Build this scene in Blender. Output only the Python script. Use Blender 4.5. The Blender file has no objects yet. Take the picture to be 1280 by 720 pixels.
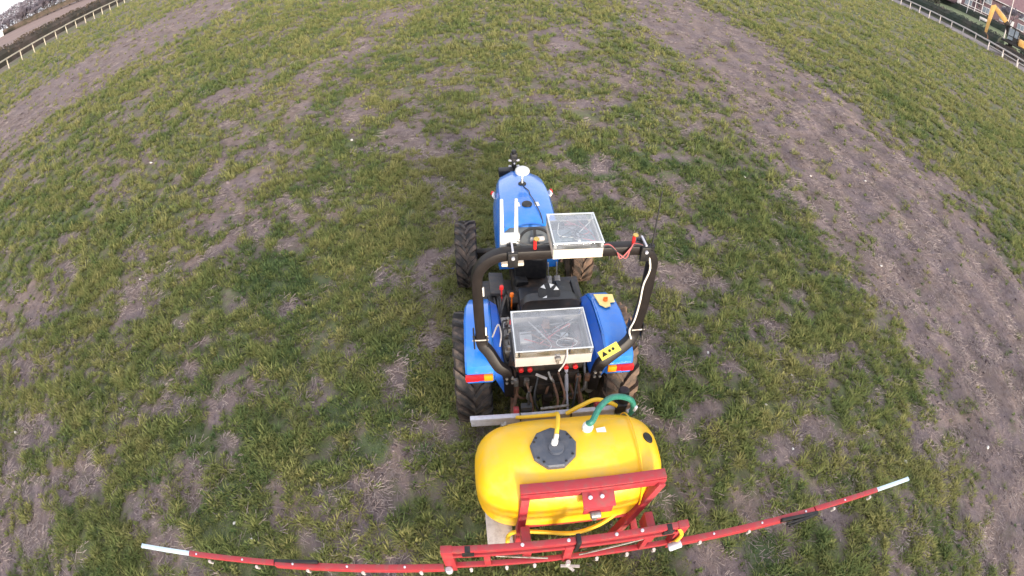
import bpy, bmesh, math, random
import numpy as np
from mathutils import Vector, Matrix, Euler
R = math.radians
random.seed(7); rng = np.random.default_rng(11)
scene = bpy.context.scene
COL = scene.collection

# ------------------------------------------------------------------ camera, sky, sun, exposure
CAM_H = 4.6
cam = bpy.data.cameras.new('camera'); camo = bpy.data.objects.new('camera', cam); COL.objects.link(camo)
camo.location = (0, 0, CAM_H); camo.rotation_euler = (R(90-42), 0, 0)
cam.type = 'PANO'; cam.sensor_width = 36.0; cam.sensor_height = 20.25; cam.sensor_fit = 'HORIZONTAL'
cam.clip_start = 0.05; cam.clip_end = 20000
for holder in (cam, getattr(cam, 'cycles', None)):          # wide action-camera lens: image radius grows with the angle
    try:
        holder.panorama_type = 'FISHEYE_LENS_POLYNOMIAL'
        holder.fisheye_fov = R(180)
        holder.fisheye_polynomial_k0 = 0.0
        holder.fisheye_polynomial_k1 = -1.0/18.0
        for k in ('k2', 'k3', 'k4'): setattr(holder, 'fisheye_polynomial_'+k, 0.0)
    except Exception: pass
scene.camera = camo

SUN_EL, SUN_ROT = 11.0, 163.0
SKY_STRENGTH, SUN_STRENGTH, EXPOSURE = 0.15, 1.5, 2.12
world = bpy.data.worlds.new('World'); scene.world = world; world.use_nodes = True
wn, wl = world.node_tree.nodes, world.node_tree.links
wn.clear()
sky = wn.new('ShaderNodeTexSky'); sky.sky_type = 'NISHITA'; sky.sun_disc = False
sky.sun_elevation = R(SUN_EL); sky.sun_rotation = R(SUN_ROT)
sky.dust_density = 2.0; sky.air_density = 1.0; sky.ozone_density = 1.0
hs = wn.new('ShaderNodeHueSaturation'); hs.inputs['Saturation'].default_value = 0.38   # thin high cloud: pale sky
bgn = wn.new('ShaderNodeBackground'); bgn.inputs['Strength'].default_value = SKY_STRENGTH
wo = wn.new('ShaderNodeOutputWorld')
cloud = wn.new('ShaderNodeMix'); cloud.data_type = 'RGBA'; cloud.inputs[0].default_value = 0.72        # even overcast veil over the clear sky
cloud.inputs[7].default_value = (2.42, 2.44, 2.66, 1)
wl.new(sky.outputs[0], hs.inputs['Color']); wl.new(hs.outputs[0], cloud.inputs[6]); wl.new(cloud.outputs[2], bgn.inputs['Color']); wl.new(bgn.outputs[0], wo.inputs['Surface'])

sun = bpy.data.lights.new('sun', 'SUN'); sun.energy = SUN_STRENGTH; sun.angle = R(12); sun.color = (1.0, 0.85, 0.66)
suno = bpy.data.objects.new('sun', sun); COL.objects.link(suno)
sd = Vector((math.sin(R(SUN_ROT))*math.cos(R(SUN_EL)), math.cos(R(SUN_ROT))*math.cos(R(SUN_EL)), math.sin(R(SUN_EL))))
suno.rotation_euler = sd.to_track_quat('Z', 'Y').to_euler(); suno.location = (0, -20, 20)
vs = scene.view_settings
vs.view_transform = 'Standard'; vs.look = 'None'; vs.exposure = EXPOSURE; vs.gamma = 1.0
vs.use_curve_mapping = False

# ------------------------------------------------------------------ materials
def mat(name, col, rough=0.5, metal=0.0, spec=0.5, var=0.0, vscale=8.0, col2=None, thr=(0.45, 0.65), bump=0.0, bscale=60.0, coat=0.0, detail=6.0):
    """Principled material with a noise-driven second colour (dirt, fading, mud) and fine bump."""
    m = bpy.data.materials.new(name); m.use_nodes = True
    n, l = m.node_tree.nodes, m.node_tree.links
    p = n['Principled BSDF']
    p.inputs['Base Color'].default_value = (*col, 1); p.inputs['Roughness'].default_value = rough
    p.inputs['Metallic'].default_value = metal
    p.inputs['Specular IOR Level'].default_value = spec
    p.inputs['Coat Weight'].default_value = coat
    tc = n.new('ShaderNodeTexCoord')
    if col2 is not None:
        nz = n.new('ShaderNodeTexNoise'); nz.inputs['Scale'].default_value = vscale; nz.inputs['Detail'].default_value = detail
        nz.inputs['Roughness'].default_value = 0.62
        l.new(tc.outputs['Object'], nz.inputs['Vector'])
        mr = n.new('ShaderNodeMapRange'); mr.inputs['From Min'].default_value = thr[0]; mr.inputs['From Max'].default_value = thr[1]
        l.new(nz.outputs['Fac'], mr.inputs['Value'])
        mx = n.new('ShaderNodeMix'); mx.data_type = 'RGBA'
        mx.inputs[6].default_value = (*col, 1); mx.inputs[7].default_value = (*col2, 1)
        l.new(mr.outputs[0], mx.inputs[0]); l.new(mx.outputs[2], p.inputs['Base Color'])
    if bump > 0:
        nb = n.new('ShaderNodeTexNoise'); nb.inputs['Scale'].default_value = bscale; nb.inputs['Detail'].default_value = 4
        l.new(tc.outputs['Object'], nb.inputs['Vector'])
        b = n.new('ShaderNodeBump'); b.inputs['Strength'].default_value = bump; b.inputs['Distance'].default_value = 0.01
        l.new(nb.outputs['Fac'], b.inputs['Height']); l.new(b.outputs[0], p.inputs['Normal'])
    return m
M = {}
M['blue'] = mat('blue_paint', (0.012, 0.165, 0.62), 0.24, spec=0.5, col2=(0.07, 0.20, 0.52), vscale=7, thr=(0.42, 0.85), coat=0.5)
M['blue_inner'] = mat('darker_blue_paint', (0.012, 0.10, 0.50), 0.4, col2=(0.06, 0.13, 0.36), vscale=9, thr=(0.45, 0.85))  # inner fender panels: a darker blue under the dust patches
M['red'] = mat('faded_red_paint', (0.33, 0.026, 0.036), 0.5, col2=(0.21, 0.065, 0.06), vscale=14, thr=(0.48, 0.74), bump=0.05)
M['red_plastic'] = mat('red_plastic', (0.55, 0.02, 0.02), 0.35)
M['tank'] = mat('yellow_plastic', (0.84, 0.48, 0.012), 0.36, col2=(0.62, 0.42, 0.10), vscale=5, thr=(0.46, 0.82), bump=0.06, bscale=30)
M['hose_yellow'] = mat('yellow_hose', (0.75, 0.48, 0.03), 0.45)
M['hose_green'] = mat('green_hose', (0.02, 0.15, 0.11), 0.4, col2=(0.04, 0.19, 0.15), vscale=30)
M['rops'] = mat('black_painted_steel', (0.008, 0.006, 0.0065), 0.5, spec=0.35, col2=(0.015, 0.011, 0.011), vscale=14, thr=(0.4, 0.7))
M['black'] = mat('black_plastic', (0.011, 0.011, 0.013), 0.5, spec=0.35, col2=(0.024, 0.022, 0.021), vscale=20)
M['seat'] = mat('black_vinyl', (0.010, 0.011, 0.015), 0.45, spec=0.35, col2=(0.035, 0.024, 0.021), vscale=9, thr=(0.5, 0.8), bump=0.1, bscale=120)
M['rubber'] = mat('muddy_rubber', (0.020, 0.019, 0.020), 0.75, col2=(0.15, 0.105, 0.08), vscale=7, thr=(0.44, 0.74), bump=0.25, bscale=40)
M['rubber_mud_sunlit'] = mat('sunlit_mud_caked_rubber', (0.035, 0.028, 0.024), 0.8, col2=(0.17, 0.105, 0.07), vscale=5, thr=(0.40, 0.62), bump=0.35, bscale=35)  # right tyres: mud, plus low sun on that side painted in as browner rubber
M['chassis'] = mat('oily_dark_casting', (0.018, 0.014, 0.012), 0.6, col2=(0.085, 0.052, 0.036), vscale=9, thr=(0.48, 0.75), bump=0.3, bscale=50)
M['floor'] = mat('grey_rubber_mat', (0.040, 0.040, 0.044), 0.7, col2=(0.075, 0.06, 0.05), vscale=14)
M['dash'] = mat('grey_dash_plastic', (0.095, 0.105, 0.11), 0.5, col2=(0.12, 0.125, 0.125), vscale=10)
M['cream'] = mat('cream_plastic', (0.60, 0.52, 0.43), 0.5, col2=(0.53, 0.46, 0.38), vscale=12, thr=(0.45, 0.8))
M['cream_shaded'] = mat('shaded_cream_plastic', (0.36, 0.33, 0.31), 0.55, col2=(0.29, 0.26, 0.25), vscale=7, thr=(0.4, 0.75))  # lower box: the cream with its shade darkened into the colour
M['white'] = mat('white_plastic', (0.62, 0.62, 0.61), 0.4, col2=(0.54, 0.53, 0.52), vscale=15)
M['silver'] = mat('bare_aluminium', (0.50, 0.50, 0.57), 0.4, metal=0.1, col2=(0.42, 0.42, 0.47), vscale=25)
M['alu_blue'] = mat('pale_anodised_rail', (0.55, 0.68, 0.78), 0.4, metal=0.3, col2=(0.48, 0.60, 0.70), vscale=20)
M['steel'] = mat('dull_steel', (0.28, 0.27, 0.26), 0.45, metal=0.6, col2=(0.15, 0.12, 0.10), vscale=20)
M['lid_grey'] = mat('grey_tank_lid', (0.055, 0.065, 0.090), 0.5, col2=(0.085, 0.09, 0.11), vscale=12, bump=0.1)
M['amber'] = mat('amber_lens', (0.80, 0.27, 0.01), 0.2)
M['lens_red'] = mat('red_lens', (0.62, 0.015, 0.02), 0.2)
M['orange'] = mat('orange_plastic', (0.75, 0.16, 0.01), 0.4)
M['sticker'] = mat('yellow_sticker', (0.74, 0.62, 0.10), 0.5)
M['patch'] = mat('pale_yellow_plate', (0.85, 0.66, 0.24), 0.5)
M['gold'] = mat('brass', (0.55, 0.40, 0.12), 0.35, metal=0.7)
M['board'] = mat('weathered_board', (0.46, 0.43, 0.42), 0.8, col2=(0.34, 0.31, 0.30), vscale=18, bump=0.2)
M['brown_board'] = mat('brown_backplate', (0.20, 0.14, 0.125), 0.7, col2=(0.11, 0.085, 0.085), vscale=9, thr=(.42, .62))
M['rust'] = mat('surface_rust', (0.20, 0.10, 0.06), 0.7, col2=(0.10, 0.06, 0.045), vscale=30)
M['rim'] = mat('pale_wheel_rim', (0.45, 0.45, 0.44), 0.5, col2=(0.20, 0.15, 0.11), vscale=8, thr=(0.4, 0.65))
M['wire_red'] = mat('red_wire', (0.42, 0.10, 0.10), 0.5)
M['wire_dark'] = mat('dark_wire', (0.02, 0.02, 0.022), 0.5)
M['wire_white'] = mat('white_cable', (0.72, 0.68, 0.60), 0.5)
M['circuit'] = mat('circuit_green', (0.10, 0.16, 0.17), 0.5, col2=(0.20, 0.24, 0.27), vscale=40)
M['fence'] = mat('weathered_cream_rail', (0.60, 0.53, 0.40), 0.7, col2=(0.46, 0.40, 0.31), vscale=2, bump=0.1)
M['fence_grey'] = mat('greyed_white_rail', (0.52, 0.47, 0.46), 0.7, col2=(0.40, 0.36, 0.36), vscale=2, bump=0.1)
M['bark'] = mat('grey_bark', (0.10, 0.085, 0.09), 0.9, col2=(0.07, 0.055, 0.055), vscale=3)
M['twig'] = mat('hazy_purple_grey_twigs', (0.17, 0.155, 0.195), 0.9, col2=(0.21, 0.18, 0.205), vscale=0.6)  # natural twig purple grey, with distance haze lightened into the colour
M['hedge'] = mat('dark_winter_hedge', (0.048, 0.040, 0.027), 0.9, col2=(0.10, 0.072, 0.058), vscale=0.35, thr=(0.42, 0.62))
M['hedge_green'] = mat('dark_green_hedge', (0.022, 0.034, 0.022), 0.9, col2=(0.055, 0.050, 0.040), vscale=0.3, thr=(0.45, 0.65))
M['brick'] = mat('dull_red_brick', (0.125, 0.080, 0.095), 0.9, col2=(0.16, 0.105, 0.12), vscale=1.5)
M['tile'] = mat('dark_roof_tile', (0.15, 0.085, 0.10), 0.85, col2=(0.19, 0.12, 0.13), vscale=2)
M['render'] = mat('white_render', (0.52, 0.50, 0.52), 0.8, col2=(0.42, 0.40, 0.42), vscale=1)
M['pane'] = mat('window_glass', (0.13, 0.16, 0.20), 0.12, spec=0.8, col2=(0.28, 0.31, 0.35), vscale=.9, thr=(.5, .7))
M['digger'] = mat('digger_yellow', (0.60, 0.36, 0.11), 0.45, col2=(0.45, 0.22, 0.06), vscale=1.5, thr=(0.45, 0.75))
M['stone'] = mat('pale_flint', (0.62, 0.60, 0.56), 0.7, col2=(0.42, 0.40, 0.38), vscale=30)

def glass_mat():
    m = bpy.data.materials.new('dusty_clear_plastic'); m.use_nodes = True
    n, l = m.node_tree.nodes, m.node_tree.links; n.clear()
    out = n.new('ShaderNodeOutputMaterial'); tr = n.new('ShaderNodeBsdfTransparent'); tr.inputs[0].default_value = (0.93, 0.95, 0.97, 1)
    gl = n.new('ShaderNodeBsdfGlossy'); gl.inputs['Roughness'].default_value = 0.05
    df = n.new('ShaderNodeBsdfDiffuse'); df.inputs[0].default_value = (0.55, 0.56, 0.60, 1)
    tc = n.new('ShaderNodeTexCoord'); nz = n.new('ShaderNodeTexNoise'); nz.inputs['Scale'].default_value = 9; nz.inputs['Detail'].default_value = 5
    l.new(tc.outputs['Object'], nz.inputs['Vector'])
    mr = n.new('ShaderNodeMapRange'); mr.inputs['To Min'].default_value = 0.015; mr.inputs['To Max'].default_value = 0.13
    mr.inputs['From Min'].default_value = 0.35; mr.inputs['From Max'].default_value = 0.7
    l.new(nz.outputs['Fac'], mr.inputs['Value'])
    m1 = n.new('ShaderNodeMixShader'); l.new(mr.outputs[0], m1.inputs[0]); l.new(tr.outputs[0], m1.inputs[1]); l.new(df.outputs[0], m1.inputs[2])
    lw = n.new('ShaderNodeLayerWeight'); lw.inputs['Blend'].default_value = .22
    m2 = n.new('ShaderNodeMixShader'); fm = n.new('ShaderNodeMapRange'); fm.inputs['To Min'].default_value = .06; fm.inputs['To Max'].default_value = .7; l.new(lw.outputs['Facing'], fm.inputs['Value']); l.new(fm.outputs[0], m2.inputs[0]); l.new(m1.outputs[0], m2.inputs[1]); l.new(gl.outputs[0], m2.inputs[2])
    l.new(m2.outputs[0], out.inputs['Surface'])
    return m
M['clear'] = glass_mat()

# ------------------------------------------------------------------ mesh helpers
class MB:
    """collects shapes and links them as ONE mesh object"""
    def __init__(s): s.v = []; s.f = []
    def add(s, v, f):
        b = len(s.v); s.v += [tuple(x) for x in v]; s.f += [tuple(i+b for i in q) for q in f]; return s
    def box(s, c, d, rot=(0, 0, 0), bev=0.0):
        bm = bmesh.new(); bmesh.ops.create_cube(bm, size=1.0)
        for v in bm.verts: v.co = Vector((v.co.x*d[0], v.co.y*d[1], v.co.z*d[2]))
        if bev > 0:
            bmesh.ops.bevel(bm, geom=bm.edges[:], offset=min(bev, 0.45*min(d)), segments=2, affect='EDGES', profile=0.5)
        m = Matrix.Translation(c) @ Euler(rot).to_matrix().to_4x4()
        bm.verts.index_update()
        s.add([m @ v.co for v in bm.verts], [[v.index for v in f.verts] for f in bm.faces]); bm.free(); return s
    def bar(s, a, b, w, h, bev=0.0, up=(0, 0, 1)):
        """box beam from a to b, w across, h along up"""
        a, b = Vector(a), Vector(b); d = b-a; L = d.length; x = d.normalized(); u = Vector(up)
        if abs(x.dot(u)) > 0.98: u = Vector((0, 1, 0))
        y = u.cross(x).normalized(); z = x.cross(y)
        bm = bmesh.new(); bmesh.ops.create_cube(bm, size=1.0)
        for v in bm.verts: v.co = Vector((v.co.x*L, v.co.y*w, v.co.z*h))
        if bev > 0: bmesh.ops.bevel(bm, geom=bm.edges[:], offset=min(bev, 0.45*min(w, h, L)), segments=2, affect='EDGES', profile=0.5)
        bm.verts.index_update(); c = (a+b)/2
        s.add([c+x*v.co.x+y*v.co.y+z*v.co.z for v in bm.verts], [[v.index for v in f.verts] for f in bm.faces]); bm.free(); return s
    def sweep(s, pts, prof, up=(0, 0, 1), cap=True, radii=None):
        pts = [Vector(p) for p in pts]; n = len(prof); V = []; F = []
        pu = Vector(up)
        for i, p in enumerate(pts):
            t = (pts[min(i+1, len(pts)-1)]-pts[max(i-1, 0)]).normalized()
            u = pu-t*pu.dot(t)
            if u.length < 1e-3: u = Vector((1, 0, 0))-t*t.x
            u.normalize(); pu = u; w = t.cross(u); r = radii[i] if radii else 1.0
            V += [p+w*(a*r)+u*(b*r) for a, b in prof]
        for i in range(len(pts)-1):
            for j in range(n):
                k = (j+1) % n
                F.append((i*n+j, i*n+k, (i+1)*n+k, (i+1)*n+j))
        if cap: F.append(tuple(range(n))[::-1]); F.append(tuple(range((len(pts)-1)*n, len(pts)*n)))
        return s.add(V, F)
    def tube(s, pts, r, seg=8, radii=None, up=(0, 0, 1)):
        return s.sweep(pts, [(r*math.cos(2*math.pi*k/seg), r*math.sin(2*math.pi*k/seg)) for k in range(seg)], radii=radii, up=up)
    def lathe(s, prof, c=(0, 0, 0), axis=(0, 0, 1), seg=24):
        """prof: (radius, height) list along axis"""
        q = Vector((0, 0, 1)).rotation_difference(Vector(axis)); V = []; F = []; n = len(prof)
        for k in range(seg):
            a = 2*math.pi*k/seg
            V += [Vector(c)+q @ Vector((r*math.cos(a), r*math.sin(a), h)) for r, h in prof]
        for k in range(seg):
            k2 = (k+1) % seg
            for i in range(n-1): F.append((k*n+i, k2*n+i, k2*n+i+1, k*n+i+1))
        F.append(tuple(k*n for k in range(seg))[::-1]); F.append(tuple(k*n+n-1 for k in range(seg)))
        return s.add(V, F)
    def cyl(s, c, r, h, axis=(0, 0, 1), seg=16, ch=0.0):
        ch = min(ch, r*.4, h*.4)
        if ch > 0: return s.lathe([(r-ch, -h/2), (r, -h/2+ch), (r, h/2-ch), (r-ch, h/2)], c, axis, seg)
        return s.lathe([(r, -h/2), (r, h/2)], c, axis, seg)
    def loft(s, rings, cap=True, closed=True):
        n = len(rings[0]); V = [p for r in rings for p in r]; F = []
        for i in range(len(rings)-1):
            for j in range(n if closed else n-1):
                k = (j+1) % n
                F.append((i*n+j, i*n+k, (i+1)*n+k, (i+1)*n+j))
        if cap: F.append(tuple(range(n))[::-1]); F.append(tuple(range((len(rings)-1)*n, len(rings)*n)))
        return s.add(V, F)
    def prism(s, poly, n, t, o=(0, 0, 0)):
        """poly of 3-D points extruded by t along n"""
        P = [Vector(p)+Vector(o) for p in poly]; N = Vector(n).normalized()*t; k = len(P)
        return s.add(P+[p+N for p in P], [tuple(range(k))[::-1], tuple(range(k, 2*k))]+[(i, (i+1) % k, (i+1) % k+k, i+k) for i in range(k)])
    def build(s, name, m, parent=None, off=None, smooth=35, label=None):
        me = bpy.data.meshes.new(name)
        o3 = Vector(off) if off is not None else Vector((0, 0, 0))
        if parent is not None and off is None: o3 = Vector(OFF.get(parent.name, (0, 0, 0)))
        me.from_pydata([tuple(Vector(v)-o3) for v in s.v], [], s.f); me.validate()
        bm = bmesh.new(); bm.from_mesh(me); bmesh.ops.recalc_face_normals(bm, faces=bm.faces[:]); bm.to_mesh(me); bm.free()
        me.materials.append(m)
        if smooth:
            me.shade_smooth(); me.set_sharp_from_angle(angle=R(smooth))
        o = bpy.data.objects.new(name, me); COL.objects.link(o)
        if parent is not None:
            o.parent = parent; OFF[o.name] = OFF.get(parent.name, (0, 0, 0))
        if label: o['label'] = label
        return o
OFF = {}
def tag(o, label=None, cat=None, group=None, kind=None):
    if label: o['label'] = label
    if cat: o['category'] = cat
    if group: o['group'] = group
    if kind: o['kind'] = kind
    return o
# tractor frame: origin on the ground under the rear axle, x right, y forward
YAW = R(4.75); ORG = Vector((0.30, 3.40, 0)); RM = Matrix.Rotation(YAW, 3, 'Z')
def thing(name, label, cat, base=(0, 0, 0), group=None, world=False, rz=0):
    o = bpy.data.objects.new(name, None); COL.objects.link(o); o.empty_display_size = 0.2
    b = Vector(base)
    if world: o.location = b; o.rotation_euler = (0, 0, rz); OFF[o.name] = (0, 0, 0)
    else: o.location = ORG+RM @ b; o.rotation_euler = (0, 0, YAW); OFF[o.name] = tuple(b)
    return tag(o, label, cat, group)
def crom(pts, n=8):
    P = [Vector(p) for p in pts]; P = [P[0]*2-P[1]]+P+[P[-1]*2-P[-2]]; out = []
    for i in range(1, len(P)-2):
        for k in range(n):
            t = k/n; a, b, c, d = P[i-1], P[i], P[i+1], P[i+2]
            out.append(0.5*((2*b)+(c-a)*t+(2*a-5*b+4*c-d)*t*t+(3*b-a-3*c+d)*t**3))
    return out+[P[-2]]
def rrect(w, h, r=0.012):
    w, h = w/2, h/2; o = []
    for cx, cy, a0 in ((w-r, h-r, 0), (-w+r, h-r, 90), (-w+r, -h+r, 180), (w-r, -h+r, 270)):
        for k in (0, 45, 90): o.append((cx+r*math.cos(R(a0+k)), cy+r*math.sin(R(a0+k))))
    return o

# ------------------------------------------------------------------ ground: cover map
def vnoise(x, y, seed):
    xi, yi = np.floor(x).astype(np.int64), np.floor(y).astype(np.int64); fx, fy = x-xi, y-yi
    def h(a, b):
        n = (a*374761393+b*668265263+seed*974634777) & 0xffffffff
        n = ((n ^ (n >> 13))*1274126177) & 0xffffffff
        return ((n ^ (n >> 16)) & 0xffff)/65535.0
    u, v = fx*fx*(3-2*fx), fy*fy*(3-2*fy)
    return (h(xi, yi)*(1-u)+h(xi+1, yi)*u)*(1-v)+(h(xi, yi+1)*(1-u)+h(xi+1, yi+1)*u)*v
def fbm(x, y, seed, oc=4, gain=0.55):
    s = np.zeros_like(x); a = 1.0; t = 0.0
    for i in range(oc):
        s += a*vnoise(x*2**i+17.3*i, y*2**i-9.1*i, seed+i); t += a; a *= gain
    return s/t
def sst(e0, e1, x):
    t = np.clip((x-e0)/(e1-e0), 0, 1); return t*t*(3-2*t)
BARE = [(-5.42, 8.1, .8, .9), (-5.75, 7.0, .7, .5), (-6.0, 4.8, .7, .4), (-.4, 11.8, .9, .5), (.8, 12.1, 1.0, .5), (2.2, 11.85, .9, .5), (-1.14, 5.6, .35, .8), (-1.2, 6.7, .35, .8),
        (1.6, 8.6, .5, .6), (1.77, 7.7, .4, .5), (1.6, 17, 1.2, 1.2), (-5.4, 18, .8, 2.5), (-5.9, 23.5, 1.0, 3.5), (2.38, 5.3, .5, .5), (2.26, 3.1, .35, .35), (-1.55, 1.87, .35, .5),
        (-2.04, 3.87, .2, .25), (-5.35, 1.6, .9, .5), (1.95, 2.2, .3, .4), (-5.54, 9.7, .6, .8), (-1.27, 3.5, .25, .6), (-6.6, 2.1, .9, .6), (1.72, 3.8, .3, .5), (-1.84, 14.4, 1.0, .9),
        (-1.21, 2.35, .2, .6), (2.0, 4.2, .3, .3), (-4.3, 2.9, .5, .3), (-3.4, 1.2, .4, .3), (-1.1, 1.2, .3, .4), (-.9, 4.4, .25, .8), (2.2, 6.6, .5, .6), (-7.5, 3.2, .8, .6), (-7, 6, .6, .4),
        (2.0, 1.3, .5, .4), (3.3, 1.7, .3, .3), (-8.5, 4.5, .9, .5), (-3.0, 7.0, .4, .3), (-2.2, 9.6, .7, .35), (3.2, 14.0, .5, 2.0), (-9, 14, 1.5, .9)]
LUSH = [(-2.81, 1.9, .45, .45), (-2.95, 1.5, .4, .4), (-3.76, 5.5, .5, .5), (-2.87, 4.3, .3, .35), (-3.1, 5.1, .4, .3), (2.9, 11.5, .6, .6), (-1.9, 3.0, .3, .3), (2.4, 6.0, .4, .4)]
def cover(x, y):
    """0 bare soil with dead straw ... 1 closed turf; and lushness"""
    w = fbm(x*.9+3, y*.9, 3, 3)-.5
    n = fbm(x*0.55, y*0.42, 21, 5, .6)
    n2 = fbm(x*2.3, y*2.1, 77, 4, .65)
    g = sst(.35, .68, n*.48+n2*.52+.088)
    d = np.zeros_like(x)
    for cx, cy, sx, sy in BARE:
        sx, sy = sx*.84, sy*.84
        q = ((x-cx+w*.6)/sx)**2+((y-cy+w*.5)/sy)**2
        d = np.maximum(d, np.exp(-q*1.0))
    n3 = fbm(x*5.5, y*5.5, 303, 2)
    g = g*(1-.82*sst(.22, .85, d*(.35+1.0*n2)+(n2-.5)*.5+(n3-.5)*.5))
    edge = (fbm(x*.5, y*.35, 55, 4)-.5)*2.2+(n2-.5)*2.0
    tr = sst(4.6, 6.6, x+edge*.8)*(1-sst(10.2, 12.4, x+edge*.8))            # churned strip right
    ins = sst(.52, .72, n2*.55+n*.45)
    g = g*(1-tr*(0.96-.38*ins*sst(4.5, 9, y)))
    tl = sst(-31.8, -29.4, x+edge)*(1-sst(-21.6, -18.8, x+edge))              # churned strip left
    g = g*(1-tl*(.95-.45*ins))
    far = sst(10, 26, np.hypot(x, y))
    stk_ = fbm(x*1.3+7, y*.085, 811, 3)
    g = g*(1-.42*sst(.46, .62, stk_)*sst(8, 14, y)*sst(.25, .6, n2+.1))
    right = sst(11.3, 13, x)
    g = np.maximum(g, right*(.36+.6*g)*(1-tr)); g = np.maximum(g, far*.30*(1-tr)*(1-tl)*(1-.8*sst(.2, .7, d)))
    # worn brown corners left and right, near the camera
    g = g*(1-.55*sst(-5.2, -8.5, x+edge)*(1-sst(3, 7, y))*sst(.3, .6, n2+.1))
    lush = np.zeros_like(x)
    for cx, cy, sx, sy in LUSH:
        lush = np.maximum(lush, np.exp(-(((x-cx+w*.3)/sx)**2+((y-cy+w*.3)/sy)**2)))
    lush = np.maximum(lush, .75*sst(.60, .78, fbm(x*.8, y*.8, 91, 3)))
    g = np.maximum(g, sst(.3, .6, lush)*.95*(1-tr)*(1-tl)*(1-sst(.3, .8, d)))
    return g, lush
def relief(x, y):
    z = (fbm(x*.7, y*.7, 5, 3)-.5)*.10+(fbm(x*3.1, y*3.1, 8, 3)-.5)*.07
    tr = sst(5.2, 6.2, x)*(1-sst(10.6, 11.8, x))
    z = z+tr*(.035*np.sin((x-5.5)*5.2+fbm(x*.6, y*.3, 31, 2)*5)+(fbm(x*4, y*2.6, 61, 3)-.5)*.10-.03)
    f = 1-sst(20, 60, np.hypot(x, y))
    return z*f
def axis_coords(lo, hi, step, far, grow=1.07):
    a = list(np.arange(lo, hi+1e-6, step)); s = step
    while a[-1] < far: s *= grow; a.append(a[-1]+s)
    s = step; b = []
    x = lo
    while x > -far: s *= grow; x -= s; b.append(x)
    return np.array(b[::-1]+a)
gx = axis_coords(-10.5, 12.6, .085, 6000, 1.035); gy = axis_coords(-.6, 13.0, .085, 6000, 1.035)
gy = gy[gy > -800]
X, Yg = np.meshgrid(gx, gy); XF, YF = X.ravel(), Yg.ravel()
g, lush = cover(XF, YF); Z = relief(XF, YF)
nx, ny = len(gx), len(gy)
me = bpy.data.meshes.new('field_ground')
me.vertices.add(nx*ny); me.vertices.foreach_set('co', np.stack([XF, YF, Z], 1).astype(np.float32).ravel())
ii, jj = np.meshgrid(np.arange(nx-1), np.arange(ny-1)); a = (jj*nx+ii).ravel()
quads = np.stack([a, a+1, a+nx+1, a+nx], 1).astype(np.int32); nf = len(quads)
me.loops.add(nf*4); me.polygons.add(nf)
me.loops.foreach_set('vertex_index', quads.ravel()); me.polygons.foreach_set('loop_start', np.arange(0, nf*4, 4, dtype=np.int32))
me.polygons.foreach_set('loop_total', np.full(nf, 4, dtype=np.int32)); me.update(); me.validate()
for nm, arr in (('cover', g), ('lush', lush)):
    at = me.attributes.new(nm, 'FLOAT', 'POINT'); at.data.foreach_set('value', arr.astype(np.float32))
me.shade_smooth()
ground = bpy.data.objects.new('field_ground', me); COL.objects.link(ground); tag(ground, kind='structure')

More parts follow.
